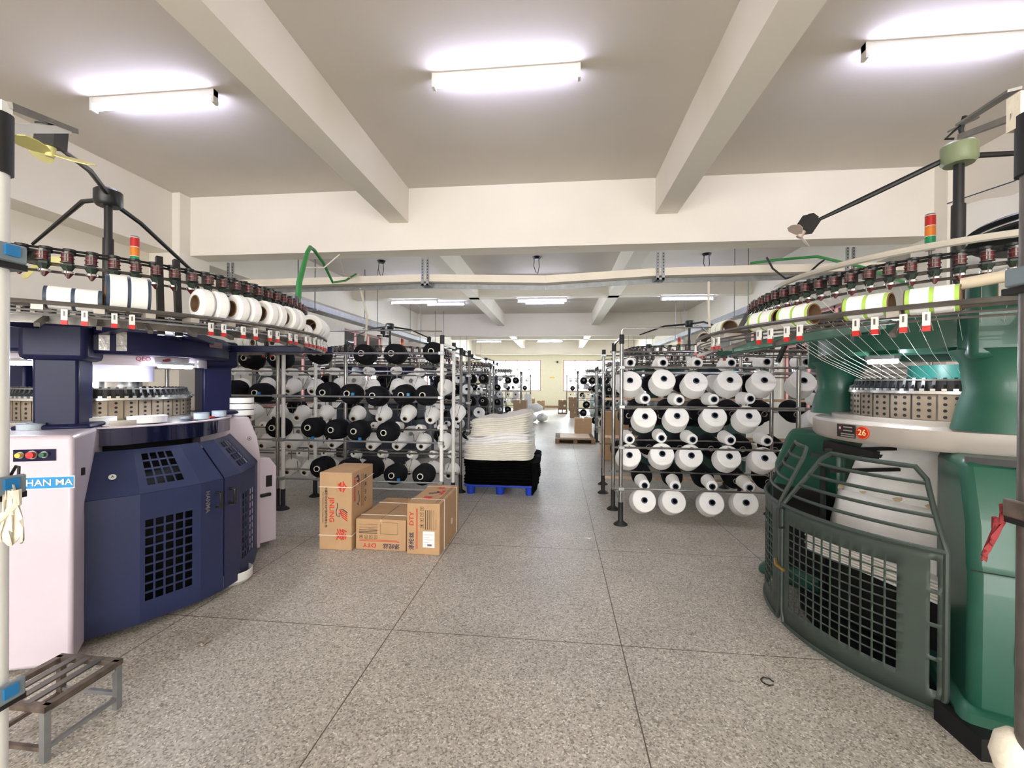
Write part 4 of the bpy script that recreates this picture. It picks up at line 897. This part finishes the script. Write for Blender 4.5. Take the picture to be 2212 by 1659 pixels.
# --- second left creel
c4 = creel('dark steel yarn creel just behind the nearest left creel', [(-1.32, 5.8, 1.97), (-3.2, 5.8, 1.97), (-1.3, 6.24, 1.97), (-3.2, 6.24, 1.97), (-4.7, 5.8), (-4.7, 6.24)], [(-4.75, -1.28, 5.83, z) for z in (1.72, 1.12, .55)] + [(-4.75, -1.26, 6.21, z) for z in (1.6, 1.2, .8, .4)], pm=steeld)
for r_, z in enumerate((1.52, 1.12, .72)):
    for i in range(6):
        k = 'BW' if (i+r_) % 2 else 'BK'
        put_cone(k, -1.75-i*.45-.1*(r_ % 2), 6.3, z, -8, '%s cone, dark second left creel, %s row, %s from aisle' % ('white' if k == 'BW' else 'black', ordn(r_), ordn(i)), 'cones on the second left creel', c4, (6.21, z+.08), 0, False)
# --- far creels
def far_creel(label, which, xi, y, side, depth, levels, n, pat, lead):
    xo = xi + side*2.6; xs_ = sorted([xi, xo])
    c = creel(label, [(xi, y, 1.93), (xi+side*1.3, y, 1.93), (xi, y+depth, 1.93), (xi+side*1.3, y+depth, 1.93)], [(xs_[0], xs_[1], y-.03 if 0 else y+.0, z) for z in levels], pm=steeld)
    for r_, z in enumerate(levels):
        for i in range(n):
            k = pat[(i*3+r_*2+(i*r_) % 3) % len(pat)]
            put_cone(k, xi+side*(.2+i*.3+.1*(r_ % 2)), y+.06, z-.14, -10 if k != 'WR' else 20, '%s %s cone, %s, %s row from top, %s from aisle' % ({'BW': 'big white', 'SW': 'small white', 'BK': 'black', 'WR': 'tapered white'}[k], 'yarn', which, ordn(r_), ordn(i)), 'cones on the %s' % which, c, (y, z), 0, k in ('BW', 'SW', 'BK'))
    return c
lv = (1.75, 1.48, 1.2, .92, .64, .38)
far_creel('third yarn creel down the left side, half filled', 'third left creel', -1.62, 10.3, -1, .5, lv, 5, ['BK', 'BW', 'SW', 'BK', 'BK'], 0)
far_creel('fourth yarn creel down the left side, black and white cones', 'fourth left creel', -1.4, 16.2, -1, .5, lv, 6, ['BK', 'WR', 'SW', 'BK', 'BW', 'BK', 'WR'], 0)
far_creel('third yarn creel down the right side beside the wooden pallet', 'third right creel', 1.0, 11.2, 1, .5, lv, 5, ['BK', 'SW', 'BK', 'BW'], 0)
far_creel('fourth yarn creel down the right side, mostly black cones', 'fourth right creel', .68, 15.0, 1, .5, lv, 5, ['BK', 'BK', 'WR', 'BK', 'SW'], 0)
far_creel('last faint yarn creel by the right far window', 'last right creel', .45, 22.6, 1, .5, (1.75, 1.4, 1.05, .7), 4, ['WR', 'SW', 'BK'], 0)
far_creel('last faint yarn creel by the left far window', 'last left creel', -1.45, 22.6, -1, .5, (1.75, 1.4, 1.05, .7), 4, ['WR', 'SW', 'BK'], 0)
# ------------------------------------------------------------------ cartons in front
def carton(x0, y0, w, d, h, label, m=card, rz=0, group=None, tape=True, name='carton'):
    t = thing(name, label, 'cardboard box', (x0, y0, 0), rz, group)
    e = .0015
    MB().b2((0, 0, 0), (w, d, h), m).build('box_body', None, t, bevel=.006)
    return t
def strapz(t, w, d, h, along, pos, m=twine):
    """thin strap round the box; along 'x' = band in a plane y=pos, 'z' = band in a plane z=pos"""
    e = .003; r = .0035
    if along == 'y': pts = [(-e, pos, -.0), (-e, pos, h+e), (w+e, pos, h+e), (w+e, pos, 0)]
    elif along == 'z': pts = [(-e, -e, pos), (w+e, -e, pos), (w+e, d+e, pos+.03), (-e, d+e, pos+.03), (-e, -e, pos)]
    else: pts = [(pos, -e, 0), (pos, -e, h+e), (pos, d+e, h+e), (pos, d+e, 0)]
    MB().tube(pts, r, m, 5).build('strap', None, t)
def inkbox(t, c, s, m, name='print', nrm='y'):
    MB().box(c, s, m).build(name, None, t)
DN, RT, UP = (0, 0, -1), (1, 0, 0), (0, 0, 1)
b1 = carton(-2.115, 3.655, .3, .46, .69, 'tall cardboard carton standing on end, leftmost of the three cartons in front', rz=.02, group='three cartons in front of the left creel')
strapz(b1, .3, .46, .69, 'z', .56); strapz(b1, .3, .46, .69, 'z', .13)
fx = lambda x, z, y=-.0008: V(x, y, z)
text_mesh('print_character', '金', .105, (fx(.2, .565), DN, RT), inkr, b1); text_mesh('print_character', '绫', .105, (fx(.2, .14), DN, RT), inkr, b1)
text_mesh('print_word', 'JINLING', .062, (fx(.115, .355), DN, RT), inkr, b1)
text_mesh('print_line', '中国石化仪征化纤股份有限公司', .026, (fx(.062, .38), DN, RT), inkk, b1); text_mesh('print_line', 'Sinopec Yizheng Chemical Fibre Company Limited', .0135, (fx(.035, .38), DN, RT), inkk, b1)
def sail_logo(t, ox, oz, y, s, swirl=True):
    mb = MB()
    for k in range(5):
        x0 = ox-.01*s*k*0 ; z0 = oz - .018*s*k
        mb.tube([(ox, y, oz-.01*s), (ox+.03*s, y, z0-.005*s), (ox+.075*s, y, z0-.035*s)], [.001, .004*s, .005*s], inkr if k else inkb, 4)
    o = mb.build('print_logo', None, t)
    MB().tube([(ox-.02*s, y, oz+.05*s), (ox-.015*s, y, oz+.02*s), (ox-.03*s, y, oz-.03*s), (ox-.02*s, y, oz-.065*s), (ox+.005*s, y, oz-.07*s), (ox+.01*s, y, oz-.045*s), (ox-.005*s, y, oz-.04*s)], .0035*s, inkb, 5).build('print_swirl', None, t)
sail_logo(b1, .185, .37, 0, 1.0)
sxr = (.3008, 0, 0)
text_mesh('print_character', '旗', .085, (V(.3012, .1, .565), DN, (0, 1, 0)), inkr, b1) if 0 else None
MB().tube([(.3, .09, .63), (.3, .12, .645), (.3, .14, .61), (.3, .12, .59), (.3, .1, .6)], .008, inkb, 5).build('print_ball', None, b1)
text_mesh('print_word', 'NO HOOK', .045, (V(.3012, .055, .53), DN, (0, 1, 0)), inkr, b1)
MB().tube([(.3, .13, .5), (.3, .15, .45), (.3, .15, .4), (.3, .13, .37), (.3, .11, .39)], .004, inkb, 5).build('print_hook', None, b1)
for k, ch in enumerate('勿用手钩'): text_mesh('print_character', ch, .05, (V(.3012, .14, .58-.0), DN, (0, 1, 0)), inkr, b1) if k == 0 else None
for k, ch in enumerate('轻放小心'): text_mesh('print_character', ch, .045, (V(.3012, .28, .6-.07*k), DN, (0, 1, 0)), inkk, b1)
for yy in (.2, .23): MB().b2((.3, yy, .34), (.3012, yy+.005, .64), inkk).build('print_line', None, b1)
b2 = carton(-1.795, 3.7, .465, .72, .275, 'low cardboard carton lying flat, middle of the three cartons in front', group='three cartons in front of the left creel')
strapz(b2, .465, .72, .275, 'y', .12); strapz(b2, .465, .72, .275, 'y', .52)
MB().b2((.225, -.001, .24), (.245, .72, .277), mat('tan tape', lin(206, 172, 128), .35)).build('tape', None, b2); MB().b2((.232, .0, .2765), (.236, .72, .2785), inkk).build('flap_gap', None, b2)
FL = (-1, 0, 0)
for z in (.078, .088): MB().b2((.035, -.0012, z), (.4, .0, z+.004), inkr).build('print_line', None, b2)
text_mesh('print_word', 'DTY', .052, (fx(.13, .043), FL, DN), inkr, b2, sx=1.2); text_mesh('print_word', '涤纶丝', .052, (fx(.33, .043), FL, DN), inkb, b2)
mb = MB()
for a, b_ in (((.23, .145), (.39, .147)), ((.23, .247), (.39, .249)), ((.23, .145), (.232, .249)), ((.388, .145), (.39, .249))): mb.b2((a[0], -.0012, a[1]), (b_[0], 0, b_[1]), inkk)
mb.build('print_frame', None, b2)
def icon(t, x, z, s, rot):
    mb = MB(); h = s/2
    for q in (((x-h, z-h), (x+h, z-h+.0025)), ((x-h, z+h-.0025), (x+h, z+h)), ((x-h, z-h), (x-h+.0025, z+h)), ((x+h-.0025, z-h), (x+h, z+h))): mb.b2((q[0][0], -.0012, q[0][1]), (q[1][0], 0, q[1][1]), inkk)
    if rot % 4 == 0: mb.b2((x-h*.5, -.0012, z-h*.1), (x+h*.5, 0, z+h*.5), inkk).b2((x-.002, -.0012, z-h*.6), (x+.002, 0, z), inkk)
    elif rot % 4 == 1: mb.b2((x-h*.3, -.0012, z-h*.5), (x+h*.3, 0, z+h*.2), inkk)
    elif rot % 4 == 2: mb.tube([(x-h*.4, 0, z-h*.4), (x+h*.3, 0, z), (x-h*.3, 0, z+h*.5)], .0018, inkk, 4)
    else: mb.b2((x-h*.4, -.0012, z-h*.5), (x-h*.2, 0, z+h*.5), inkk).b2((x+h*.2, -.0012, z-h*.5), (x+h*.4, 0, z+h*.5), inkk)
    mb.build('print_icon', None, t)
for k in range(4): icon(b2, .05+.045*k, .115, .03, k)
for k in range(7): MB().b2((.03 + (.09 if k > 2 else .0)*(k % 2), -.0012, .147+.013*k), (.2, 0, .149+.013*k + (.004 if k < 3 else 0)), inkk).build('print_line', None, b2)
b3 = carton(-1.305, 3.65, .295, .7, .445, 'cardboard carton with a white shipping label, rightmost of the three cartons in front', group='three cartons in front of the left creel', rz=-.005)
strapz(b3, .295, .7, .445, 'y', .14); strapz(b3, .295, .7, .445, 'y', .6)
LF = (-1, 0, 0)
for x in (.083, .093): MB().b2((x, -.0012, .05), (x+.004, 0, .4), inkr).build('print_line', None, b3)
text_mesh('print_word', 'DTY', .052, (fx(.045, .31), UP, LF), inkr, b3, sx=1.2); text_mesh('print_word', '涤纶丝', .052, (fx(.045, .115), UP, LF), inkb, b3)
for k in range(4): icon(b3, .135, .25+.05*k, .034, k)
for k in range(6): MB().b2((.165+.019*k, -.0012, .22), (.168+.019*k + (.004 if k < 3 else 0), 0, .39 if k < 5 else .31), inkk).build('print_line', None, b3)
lb_ = MB().b2((.145, -.0022, .065), (.25, 0, .205), paper).build('shipping_label', None, b3)
for k in range(5): MB().b2((.155, -.003, .175-.022*k), (.155+(.05 if k % 2 else .085), -.002, .178-.022*k), mat('faint pink ink', lin(230, 170, 170), .7)).build('label_line', None, lb_)
MB().b2((.185, -.003, .078), (.225, -.002, .095), mat('grey barcode ink', lin(110, 110, 116), .7)).build('label_barcode', None, lb_)
# printing on top of the right carton
text_mesh('print_character', '金', .09, (V(.15, .55, .4455), (0, -1, 0), RT), inkr, b3); text_mesh('print_word', 'JINLING', .045, (V(.21, .38, .4455), (0, -1, 0), RT), inkr, b3)
text_mesh('print_character', '绫', .09, (V(.12, .2, .4455), (0, -1, 0), RT), inkr, b3); MB().tube([(.09, .34, .445), (.16, .36, .445), (.19, .4, .445), (.15, .42, .445)], .006, inkb, 5).build('print_swirl', None, b3)
for x in (.245, .262): MB().b2((x, .04, .4445), (x+.004, .66, .4462), inkk).build('print_line', None, b3)
MB().lathe([(.0001, 0), (.03, 0), (.03, .002), (.0001, .002)], (.295, .42, .17), (1, 0, 0), 16, tubew).build('hand_hole', None, b3)
# ------------------------------------------------------------------ blue pallet and cloth pile
t = thing('plastic_pallet', 'blue plastic pallet under the black cloth pile', 'pallet', (-1.24, 5.72, 0))
MB().b2((0, 0, .1), (.95, 1.1, .135)).build('deck', palletb, t, bevel=.008)
for i in range(3):
    for j in range(3): MB().cyl((.07+.4*i, .06+.48*j, 0), (.07+.4*i, .06+.48*j, .1), .052, .06, palletb, 16).build('foot', None, t)
def cloth_pile(x0, x1, y0, y1, z0, z1, n, m, label, lean=(0, 0), tilt=0, rough=.012, seed=1, wave=.01, group='folded cloth stacked on the blue pallet', tilt0=None):
    R_ = random.Random(seed); t0 = tilt if tilt0 is None else tilt0; mb = MB(); ns = 96; pts = []; cx, cy_ = (x0+x1)/2, (y0+y1)/2; a, b = (x1-x0)/2, (y1-y0)/2
    ph = [R_.uniform(0, 6.28) for _ in range(8)]; rings = []
    def outline(k, off, jit):
        th = 2*pi*k/ns; c_, s_ = cos(th), sin(th); e = 9; rr = (abs(c_)**e + abs(s_)**e)**(-1/e)
        n1 = sin(th*7+ph[0]+jit)*.5 + sin(th*17+ph[1]+jit*2.3)*.35 + sin(th*31+jit*5)*.2
        return (a+off)*c_*rr + n1*rough*c_, (b+off)*s_*rr + n1*rough*s_
    h = (z1-z0)/n
    for i in range(n):
        j = R_.uniform(0, 3) if n < 6 else i*.35; base = R_.uniform(-1, 1)*rough*1.1; f0 = i/n
        for q, off in ((.02, -.034), (.2, -.006), (.5, .004), (.8, -.006), (.98, -.034)):
            f = (i+q)/n; ring_ = []
            for k in range(ns):
                px_, py_ = outline(k, base+off, j); u = px_/a
                z = z0 + h*(i+q) + (t0+(tilt-t0)*f)*u + wave*(f if z0 > .12 else f)*(sin(px_*9+ph[2])+.6*sin(py_*11+px_*5+ph[3])) + wave*.35*(1-f)*sin(px_*7+ph[4])*(1 if z0 > .2 else 0)
                ring_.append((cx+px_+lean[0]*f, cy_+py_+lean[1]*f, z))
            rings.append(ring_)
    vs = [v for r in rings for v in r]; fs = []
    for i in range(len(rings)-1):
        for k in range(ns): l = (k+1) % ns; fs.append((i*ns+k, i*ns+l, (i+1)*ns+l, (i+1)*ns+k))
    top = rings[-1]; kk = len(vs); prev = (len(rings)-1)*ns
    for s_ in (.9, .7, .45, .2):
        st = len(vs)
        for k in range(ns):
            x, y, z = top[k]; X, Y = cx+lean[0], cy_+lean[1]
            vs.append((X+(x-X)*s_, Y+(y-Y)*s_, z1 + (z-z1)*(.4+.6*s_) + .004 + wave*.8*sin(x*14*s_+ph[5])*sin(y*12+ph[6])))
        for k in range(ns): l = (k+1) % ns; fs.append((prev+k, prev+l, st+l, st+k))
        prev = st
    fs.append(tuple(prev+k for k in range(ns))); fs.append(tuple(range(ns-1, -1, -1)))
    mb.add(vs, fs, m); o = mb.build('folded_cloth', None); return tag(o, label, 'folded cloth', group)
cloth_pile(-1.27, -.26, 5.7, 6.85, .125, .46, 9, clothb, 'black knitted cloth folded in a pile directly on the blue pallet', lean=(.0, 0), rough=.012, seed=2, wave=.01, tilt=.0)
cloth_pile(-1.27, -.35, 5.72, 6.8, .455, .69, 9, clothc, 'cream folded cloth lying on the black pile', lean=(.0, 0), tilt=.012, rough=.012, seed=5, wave=.012, tilt0=0)
cloth_pile(-1.25, -.36, 5.74, 6.8, .685, .8, 3, clothw, 'loosely crumpled white cloth between the two cream piles', tilt=.025, rough=.024, seed=9, wave=.02, tilt0=.012)
cloth_pile(-1.2, -.39, 5.76, 6.8, .79, 1.03, 9, clothc, 'topmost cream folded cloth on the tall pile', tilt=.06, lean=(.01, 0), rough=.012, seed=12, wave=.018, tilt0=.025)
MB().tube([(-.3, 5.68, .45), (-.28, 5.66, .3), (-.3, 5.65, .12), (-.33, 5.66, .03)], [.05, .05, .035, .008], clothb, 8).build('cloth_tail'); tag(COL.objects[-1], 'black cloth tail hanging from the right corner of the pile', 'cloth')
# ------------------------------------------------------------------ low metal stool
t = thing('metal_stool', 'low welded metal stool with flat bar top beside the lilac leg', 'stool', (-2.14, 1.63, 0))
hx, hy, hz = .145, .14, .222
for i, (sx_, sy_) in enumerate(((-1, -1), (1, -1), (-1, 1), (1, 1))):
    MB().b2((sx_*hx-.012, sy_*hy-.012, 0), (sx_*hx+.012, sy_*hy+.012, hz-.02), galv if sx_ > 0 else rust).build('leg', None, t)
mb = MB()
for s_ in (-1, 1): mb.b2((-hx-.015, s_*hy-.014, hz-.022), (hx+.015, s_*hy+.014, hz), rust); mb.b2((s_*hx-.014, -hy, hz-.022), (s_*hx+.014, hy, hz), rust)
mb.build('top_frame', None, t)
for x in (-.085, -.02, .045): MB().b2((x, -hy, hz-.006), (x+.032, hy, hz+.001), steeld).build('top_slat', None, t)
mb = MB()
mb.bar((hx, -hy, .05), (hx, hy, .05), .016, .016, galv).bar((-hx, -hy, .05), (-hx, hy, .05), .016, .016, rust).bar((-hx, hy, .07), (hx, hy, .07), .016, .016, galv).bar((-hx, -hy, .05), (hx, -hy, .05), .016, .016, rust).bar((hx, -hy, .185), (hx, hy, .185), .012, .012, bright)
mb.build('stretcher', None, t)
# ------------------------------------------------------------------ ends of the two creels beside the camera
t = thing('yarn_creel', 'white creel end post at the left edge with a rag tied on', 'yarn rack', (-1.262, .845, 0), 0, 'creel ends beside the camera')
p = MB().cyl((0, 0, .1), (0, 0, 2.0), .0215, m=whitept, seg=20).build('post', None, t)
MB().cyl((0, 0, 1.965), (0, 0, 2.1), .0275, m=rubber, seg=20).build('post_cap', None, p); MB().lathe([(.0001, 0), (.075, 0), (.07, .012), (.03, .04), (.027, .24), (.0001, .24)], seg=20, m=rubber).build('foot', None, p)
for z in (1.785, 1.262, .795):
    b = MB().bar((.035, .03, z), (.035, -1.7, z), .012, .042, greyclamp).build('crossbar', None, t, bevel=.004)
    MB().box((.043, .0, z+.004), (.006, .026, .024), bluep).build('blue_clip', None, b); MB().b2((-.03, -.03, z-.034), (.034, .035, z-.02), rubber).build('clamp', None, t)
MB().tube([(0, -1.65, .1), (0, -1.65, 2.0)], .0215, whitept, 12).build('post', None, t)
MB().tube([(.0, .024, 1.27), (.012, .03, 1.3), (.022, .028, 1.298), (.024, .026, 1.28), (.012, .024, 1.25)], .003, rubber, 6).build('wire_hook', None, t)
mb = MB(); mb.b2((.004, .0, 2.03), (.014, .02, 2.13)); mb.build('bracket_plate', whitept, t)
MB().bar((.012, .01, 2.125), (-.23, .34, 2.27), .02, .014, steeld).build('bracket_arm', None, t); MB().bar((.012, .015, 2.075), (-.2, .3, 2.25), .014, .02, whitept).build('bracket_arm', None, t)
def rag(name, pts, w, m, label, seed=1):
    R_ = random.Random(seed); mb = MB(); n = 10
    P_ = [V(*p) for p in pts]
    mb.grid(lambda u, v: P_[int(v)] + V((u-.5)*w[int(v)]*.5 + .006*sin(u*14+v), (u-.5)*w[int(v)]*.7, .008*sin(u*9+v*2) + (R_.uniform(-.008, .008) if v == len(pts)-1 else 0)), [k/n for k in range(n+1)], [float(i) for i in range(len(pts))], None, m)
    o = mb.build(name, None, solid=.004); return tag(o, label, 'rag')
rag('cotton_rag', [(-1.225, .84, 1.26), (-1.218, .84, 1.23), (-1.215, .842, 1.19), (-1.214, .843, 1.16), (-1.212, .845, 1.135)], [.018, .024, .036, .045, .038], ragm, 'cream rag knotted on the white post at the left edge', 3)
MB().tube([(-1.22, .85, 1.25), (-1.215, .85, 1.22), (-1.225, .83, 1.19), (-1.23, .815, 1.18)], [.012, .01, .008, .006], ragm, 8).build('rag_knot'); tag(COL.objects[-1], 'twisted cream rag strip beside the knotted rag on the left post', 'rag')
t = thing('yarn_creel', 'grey creel end post at the right edge with red strips tied on', 'yarn rack', (1.012, 1.04, 0), 0, 'creel ends beside the camera')
p = MB().cyl((0, 0, .1), (0, 0, 2.0), .0215, m=steeld, seg=20).build('post', None, t)
MB().cyl((0, 0, 1.955), (0, 0, 2.085), .0295, m=rubber, seg=20).build('post_cap', None, p); MB().lathe([(.0001, 0), (.075, 0), (.07, .012), (.03, .04), (.027, .24), (.0001, .24)], seg=20, m=rubber).build('foot', None, p)
for z in (1.735, 1.235):
    b = MB().bar((-.033, .02, z), (-.033, -1.7, z), .012, .04, greyclamp if z > 1.5 else rust).build('crossbar', None, t, bevel=.004)
    MB().b2((-.03, -.03, z-.034), (.03, .035, z-.02), rubber).build('clamp', None, t)
MB().tube([(0, -1.65, .1), (0, -1.65, 2.0)], .0215, steeld, 12).build('post', None, t)
mb = MB(); mb.b2((-.028, -.0, 2.06), (-.0, .03, 2.135)); mb.build('bracket_plate', ragm, t)
MB().bar((-.03, .01, 2.145), (.139, .34, 2.256), .022, .006, steeld).build('bracket_arm', None, t); MB().bar((-.02, .015, 2.09), (.11, .3, 2.2), .02, .014, steeld).build('bracket_arm', None, t)
MB().tube([(.139, .34, 2.25), (.12, .34, 2.235), (.1, .34, 2.215), (.115, .33, 2.21)], .0035, rubber, 6).build('wire_hook', None, t)
for k, (x, y, z, w_) in enumerate(((.975, 1.07, 1.2, .02), (.965, 1.075, 1.17, .028))):
    rag('red_strip', [(x+.01, y, z+.03), (x+.01, y, z), (x-.006, y, z-.03), (x-.012, y, z-.055)], [.012, .014, w_, w_*.8], redm if 0 else mat('faded red cloth', lin(140, 52, 54), .9), 'faded red cloth strip tied on the right edge post, %s' % ('upper one' if k == 0 else 'lower one'), 5+k)
mb = MB(); mb.lathe([(.0001, -.055), (.022, -.05), (.035, -.02), (.033, .02), (.018, .04), (.0001, .045)], (1.0, 1.06, .70), (.2, 0, 1), 14, ragm); o = mb.build('cotton_wad'); tag(o, 'cream cotton wad hanging low on the right edge post', 'rag')
# ------------------------------------------------------------------ plastic film and cord on the right wall beam
mb = MB(); mb.grid(lambda u, v: V(4.3+.03*sin(u*9), 5.1-2.0*u, 3.42 - .1*sin(u*pi) - v*(.75-.1*u) + .02*sin(u*20+v*3)), [k/24 for k in range(25)], [k/8 for k in range(9)], None, filmm)
o = mb.build('plastic_film'); tag(o, 'clear plastic film hanging on a cord by the right column', 'plastic film')
o = MB().tube([(4.28, 5.28, 3.52), (4.3, 4.6, 3.45), (4.3, 3.9, 3.5), (4.36, 3.0, 3.62)], .006, tubed, 6).build('cord'); tag(o, 'cord stretched above the plastic film on the right', 'cord')
# ------------------------------------------------------------------ things farther down the aisle
def far_box(x, y, z, w, d, h, label, grp=None, m=cardd, lab=None):
    t = thing('carton', label, 'cardboard box', (x, y, z), 0, grp); MB().b2((0, 0, 0), (w, d, h), m).build('box_body', None, t, bevel=.004)
    if lab: MB().b2((w*lab, -.003, h*.25), (w*lab+.1, 0, h*.25+.08), paper).build('label', None, t)
    MB().b2((w/2-.02, -.001, h-.08), (w/2+.02, d+.001, h+.001), mat('tan tape', lin(206, 172, 128), .35)).build('tape', None, t)
far_box(.88, 8.62, 0, .5, .6, .48, 'lower carton standing behind the batten creel at the aisle', 'cartons behind the second right creel', card); far_box(.9, 8.64, .48, .48, .58, .46, 'upper carton standing behind the batten creel at the aisle', 'cartons behind the second right creel', card)
far_box(.5, 12.9, 0, .5, .5, .46, 'big carton on the floor just past the wooden pallet', None, card)
for k in range(3): far_box(.46 + (.06 if k == 0 else 0), 18.8, .3*k, .42, .5, .295, 'carton stacked beside the far right creel, %s of three' % ('bottom', 'middle', 'top')[k], 'far right stack of three cartons')
far_box(.02, 21.2, .26, .42, .5, .42, 'carton resting on a small wooden pallet near the far wall', None, cardd, .6)
t = thing('wooden_pallet', 'small pallet under a carton near the far wall', 'pallet', (0, 21.18, 0)); mb = MB(); mb.b2((0, 0, .2), (.46, .55, .26), woodd).b2((0, 0, .0), (.46, .55, .05), woodd)
for x in (0, .2, .42): mb.b2((x, 0, .05), (x+.04, .55, .2), woodd)
mb.build('frame', None, t)
far_box(-1.18, 24.6, 0, .42, .5, .5, 'carton near the far wall, right one left of the aisle', 'cartons near the far wall', cardd, .3)
far_box(-1.7, 24.6, 0, .35, .5, .3, 'carton near the far wall, left one left of the aisle', 'cartons near the far wall'); far_box(-1.5, 24.7, .3, .16, .4, .32, 'narrow carton standing on a carton near the far wall', 'cartons near the far wall')
far_box(-1.2, 11.6, 0, .38, .4, .5, 'lower carton behind the cloth pile', 'two cartons behind the cloth pile', cardd); far_box(-1.22, 11.6, .5, .36, .4, .26, 'middle carton behind the cloth pile, with a white label', 'two cartons behind the cloth pile', cardd, .5); far_box(-1.2, 11.6, .76, .36, .4, .27, 'upper carton behind the cloth pile', 'two cartons behind the cloth pile', cardd)
t = thing('wooden_pallet', 'wooden pallet lying in the aisle on the right, sheet on top', 'pallet', (-.06, 10.75, 0)); 
for k in range(5): MB().b2((0, .26*k, .1), (.98, .26*k+.2, .12), woodd).build('deck_board', None, t)
for x in (0, .44, .88): MB().b2((x, 0, .02), (x+.1, 1.24, .1), woodd).build('bearer', None, t)
for y in (0, .52, 1.04): MB().b2((0, y, 0), (.98, y+.2, .02), woodd).build('bottom_board', None, t)
MB().b2((.0, .0, 0), (.76, .9, .012)).build('cardboard_sheet', mat('pale cardboard sheet', lin(214, 192, 164), .6), None, loc=(.06, 10.95, .12)); tag(COL.objects[-1], 'pale cardboard sheet lying on the wooden pallet', 'cardboard sheet')
def sack(x, y, z, r, L, label, rz=0, sc=1):
    mb = MB(); R_ = random.Random(int(x*100)); mb.lathe([(.0001, 0), (r*.35, .01), (r*.8, .06), (r, L*.35), (r*.95, L*.7), (r*.6, L*.93), (.02, L), (.0001, L)], (0, 0, 0), (1, 0, 0), 20, mat('white woven sack', lin(232, 232, 230), .6, bump=.4, bscale=12))
    mb.v = [(a + .02*sin(b*30), b*(1+.06*sin(a*20)), c*.85 + .012*sin(a*17+b*13)) for a, b, c in mb.v]
    o = mb.build('sack'); o.location = (x, y, z); o.rotation_euler = (0, .0, rz); tag(o, label, 'sack', 'white sacks in the aisle')
sack(-1.15, 16.1, .17, .21, .62, 'white sack lying on the floor, the one nearest the cloth pile', 1.2); sack(-.66, 16.5, .17, .2, .6, 'white sack on the floor at the aisle side, rightmost of the sacks', 1.4); sack(-1.2, 16.6, .53, .22, .7, 'white sack lying on top of the other sacks', .6)
o = MB().box((0, 0, 0), (.3, .04, 1.0), mat('grey white board', lin(206, 210, 214), .5)).build('hanging_board', None, bevel=.01); o.location = (-1.35, 19.4, .95) ; o.location.z = .5; tag(o, 'tall pale board standing beside the far left creel', 'board')
t = thing('wall_camera', 'small black camera high on the cream far wall', 'camera', (-.05, 26.5, 2.78)); MB().box((0, -.07, 0), (.1, .14, .12), blackpl).build('body', None, t, bevel=.01); MB().b2((-.02, -.02, .04), (.02, .0, .12), tubew).build('bracket', None, t)
o = MB().box((-.36, 26.49, 1.84), (.28, .02, .09), mat('yellow wall plate', lin(236, 206, 110), .5)).build('wall_plate', None, bevel=.01); tag(o, 'small yellow plate on the cream far wall', 'sign')
# ------------------------------------------------------------------ scraps on the floor
def scrap(x, y, s, m, label, seed):
    R_ = random.Random(seed); mb = MB(); n = 7
    mb.grid(lambda u, v: V((u-.5)*s*1.4, (v-.5)*s*.8, .004 + abs(R_.gauss(0, s*.13))), [k/n for k in range(n+1)], [k/4 for k in range(5)], None, m); o = mb.build('floor_scrap', None, solid=.001); o.location = (x, y, 0); o.rotation_euler = (0, 0, R_.uniform(0, 3)); tag(o, label, 'litter', 'scraps on the floor')
scrap(.3, 4.22, .045, paper, 'small white paper scrap on the floor by the aisle joint', 1)
scrap(-2.0, 2.27, .05, mat('grey crumpled scrap', lin(150, 140, 128), .7, var=.5, scale=60), 'crumpled grey scrap on the floor in front of the navy doors', 4)
scrap(.82, 4.0, .015, paper, 'tiny white fleck on the floor right of the aisle joint', 6)
o = MB().tube([(1.06+.03*cos(k), 2.3+.03*sin(k), .003) for k in (0, .9, 1.8, 2.7, 3.6, 4.5, 5.3)], .003, rubber, 5).build('rubber_ring'); tag(o, 'small dark broken ring on the floor near the cross joint', 'litter')
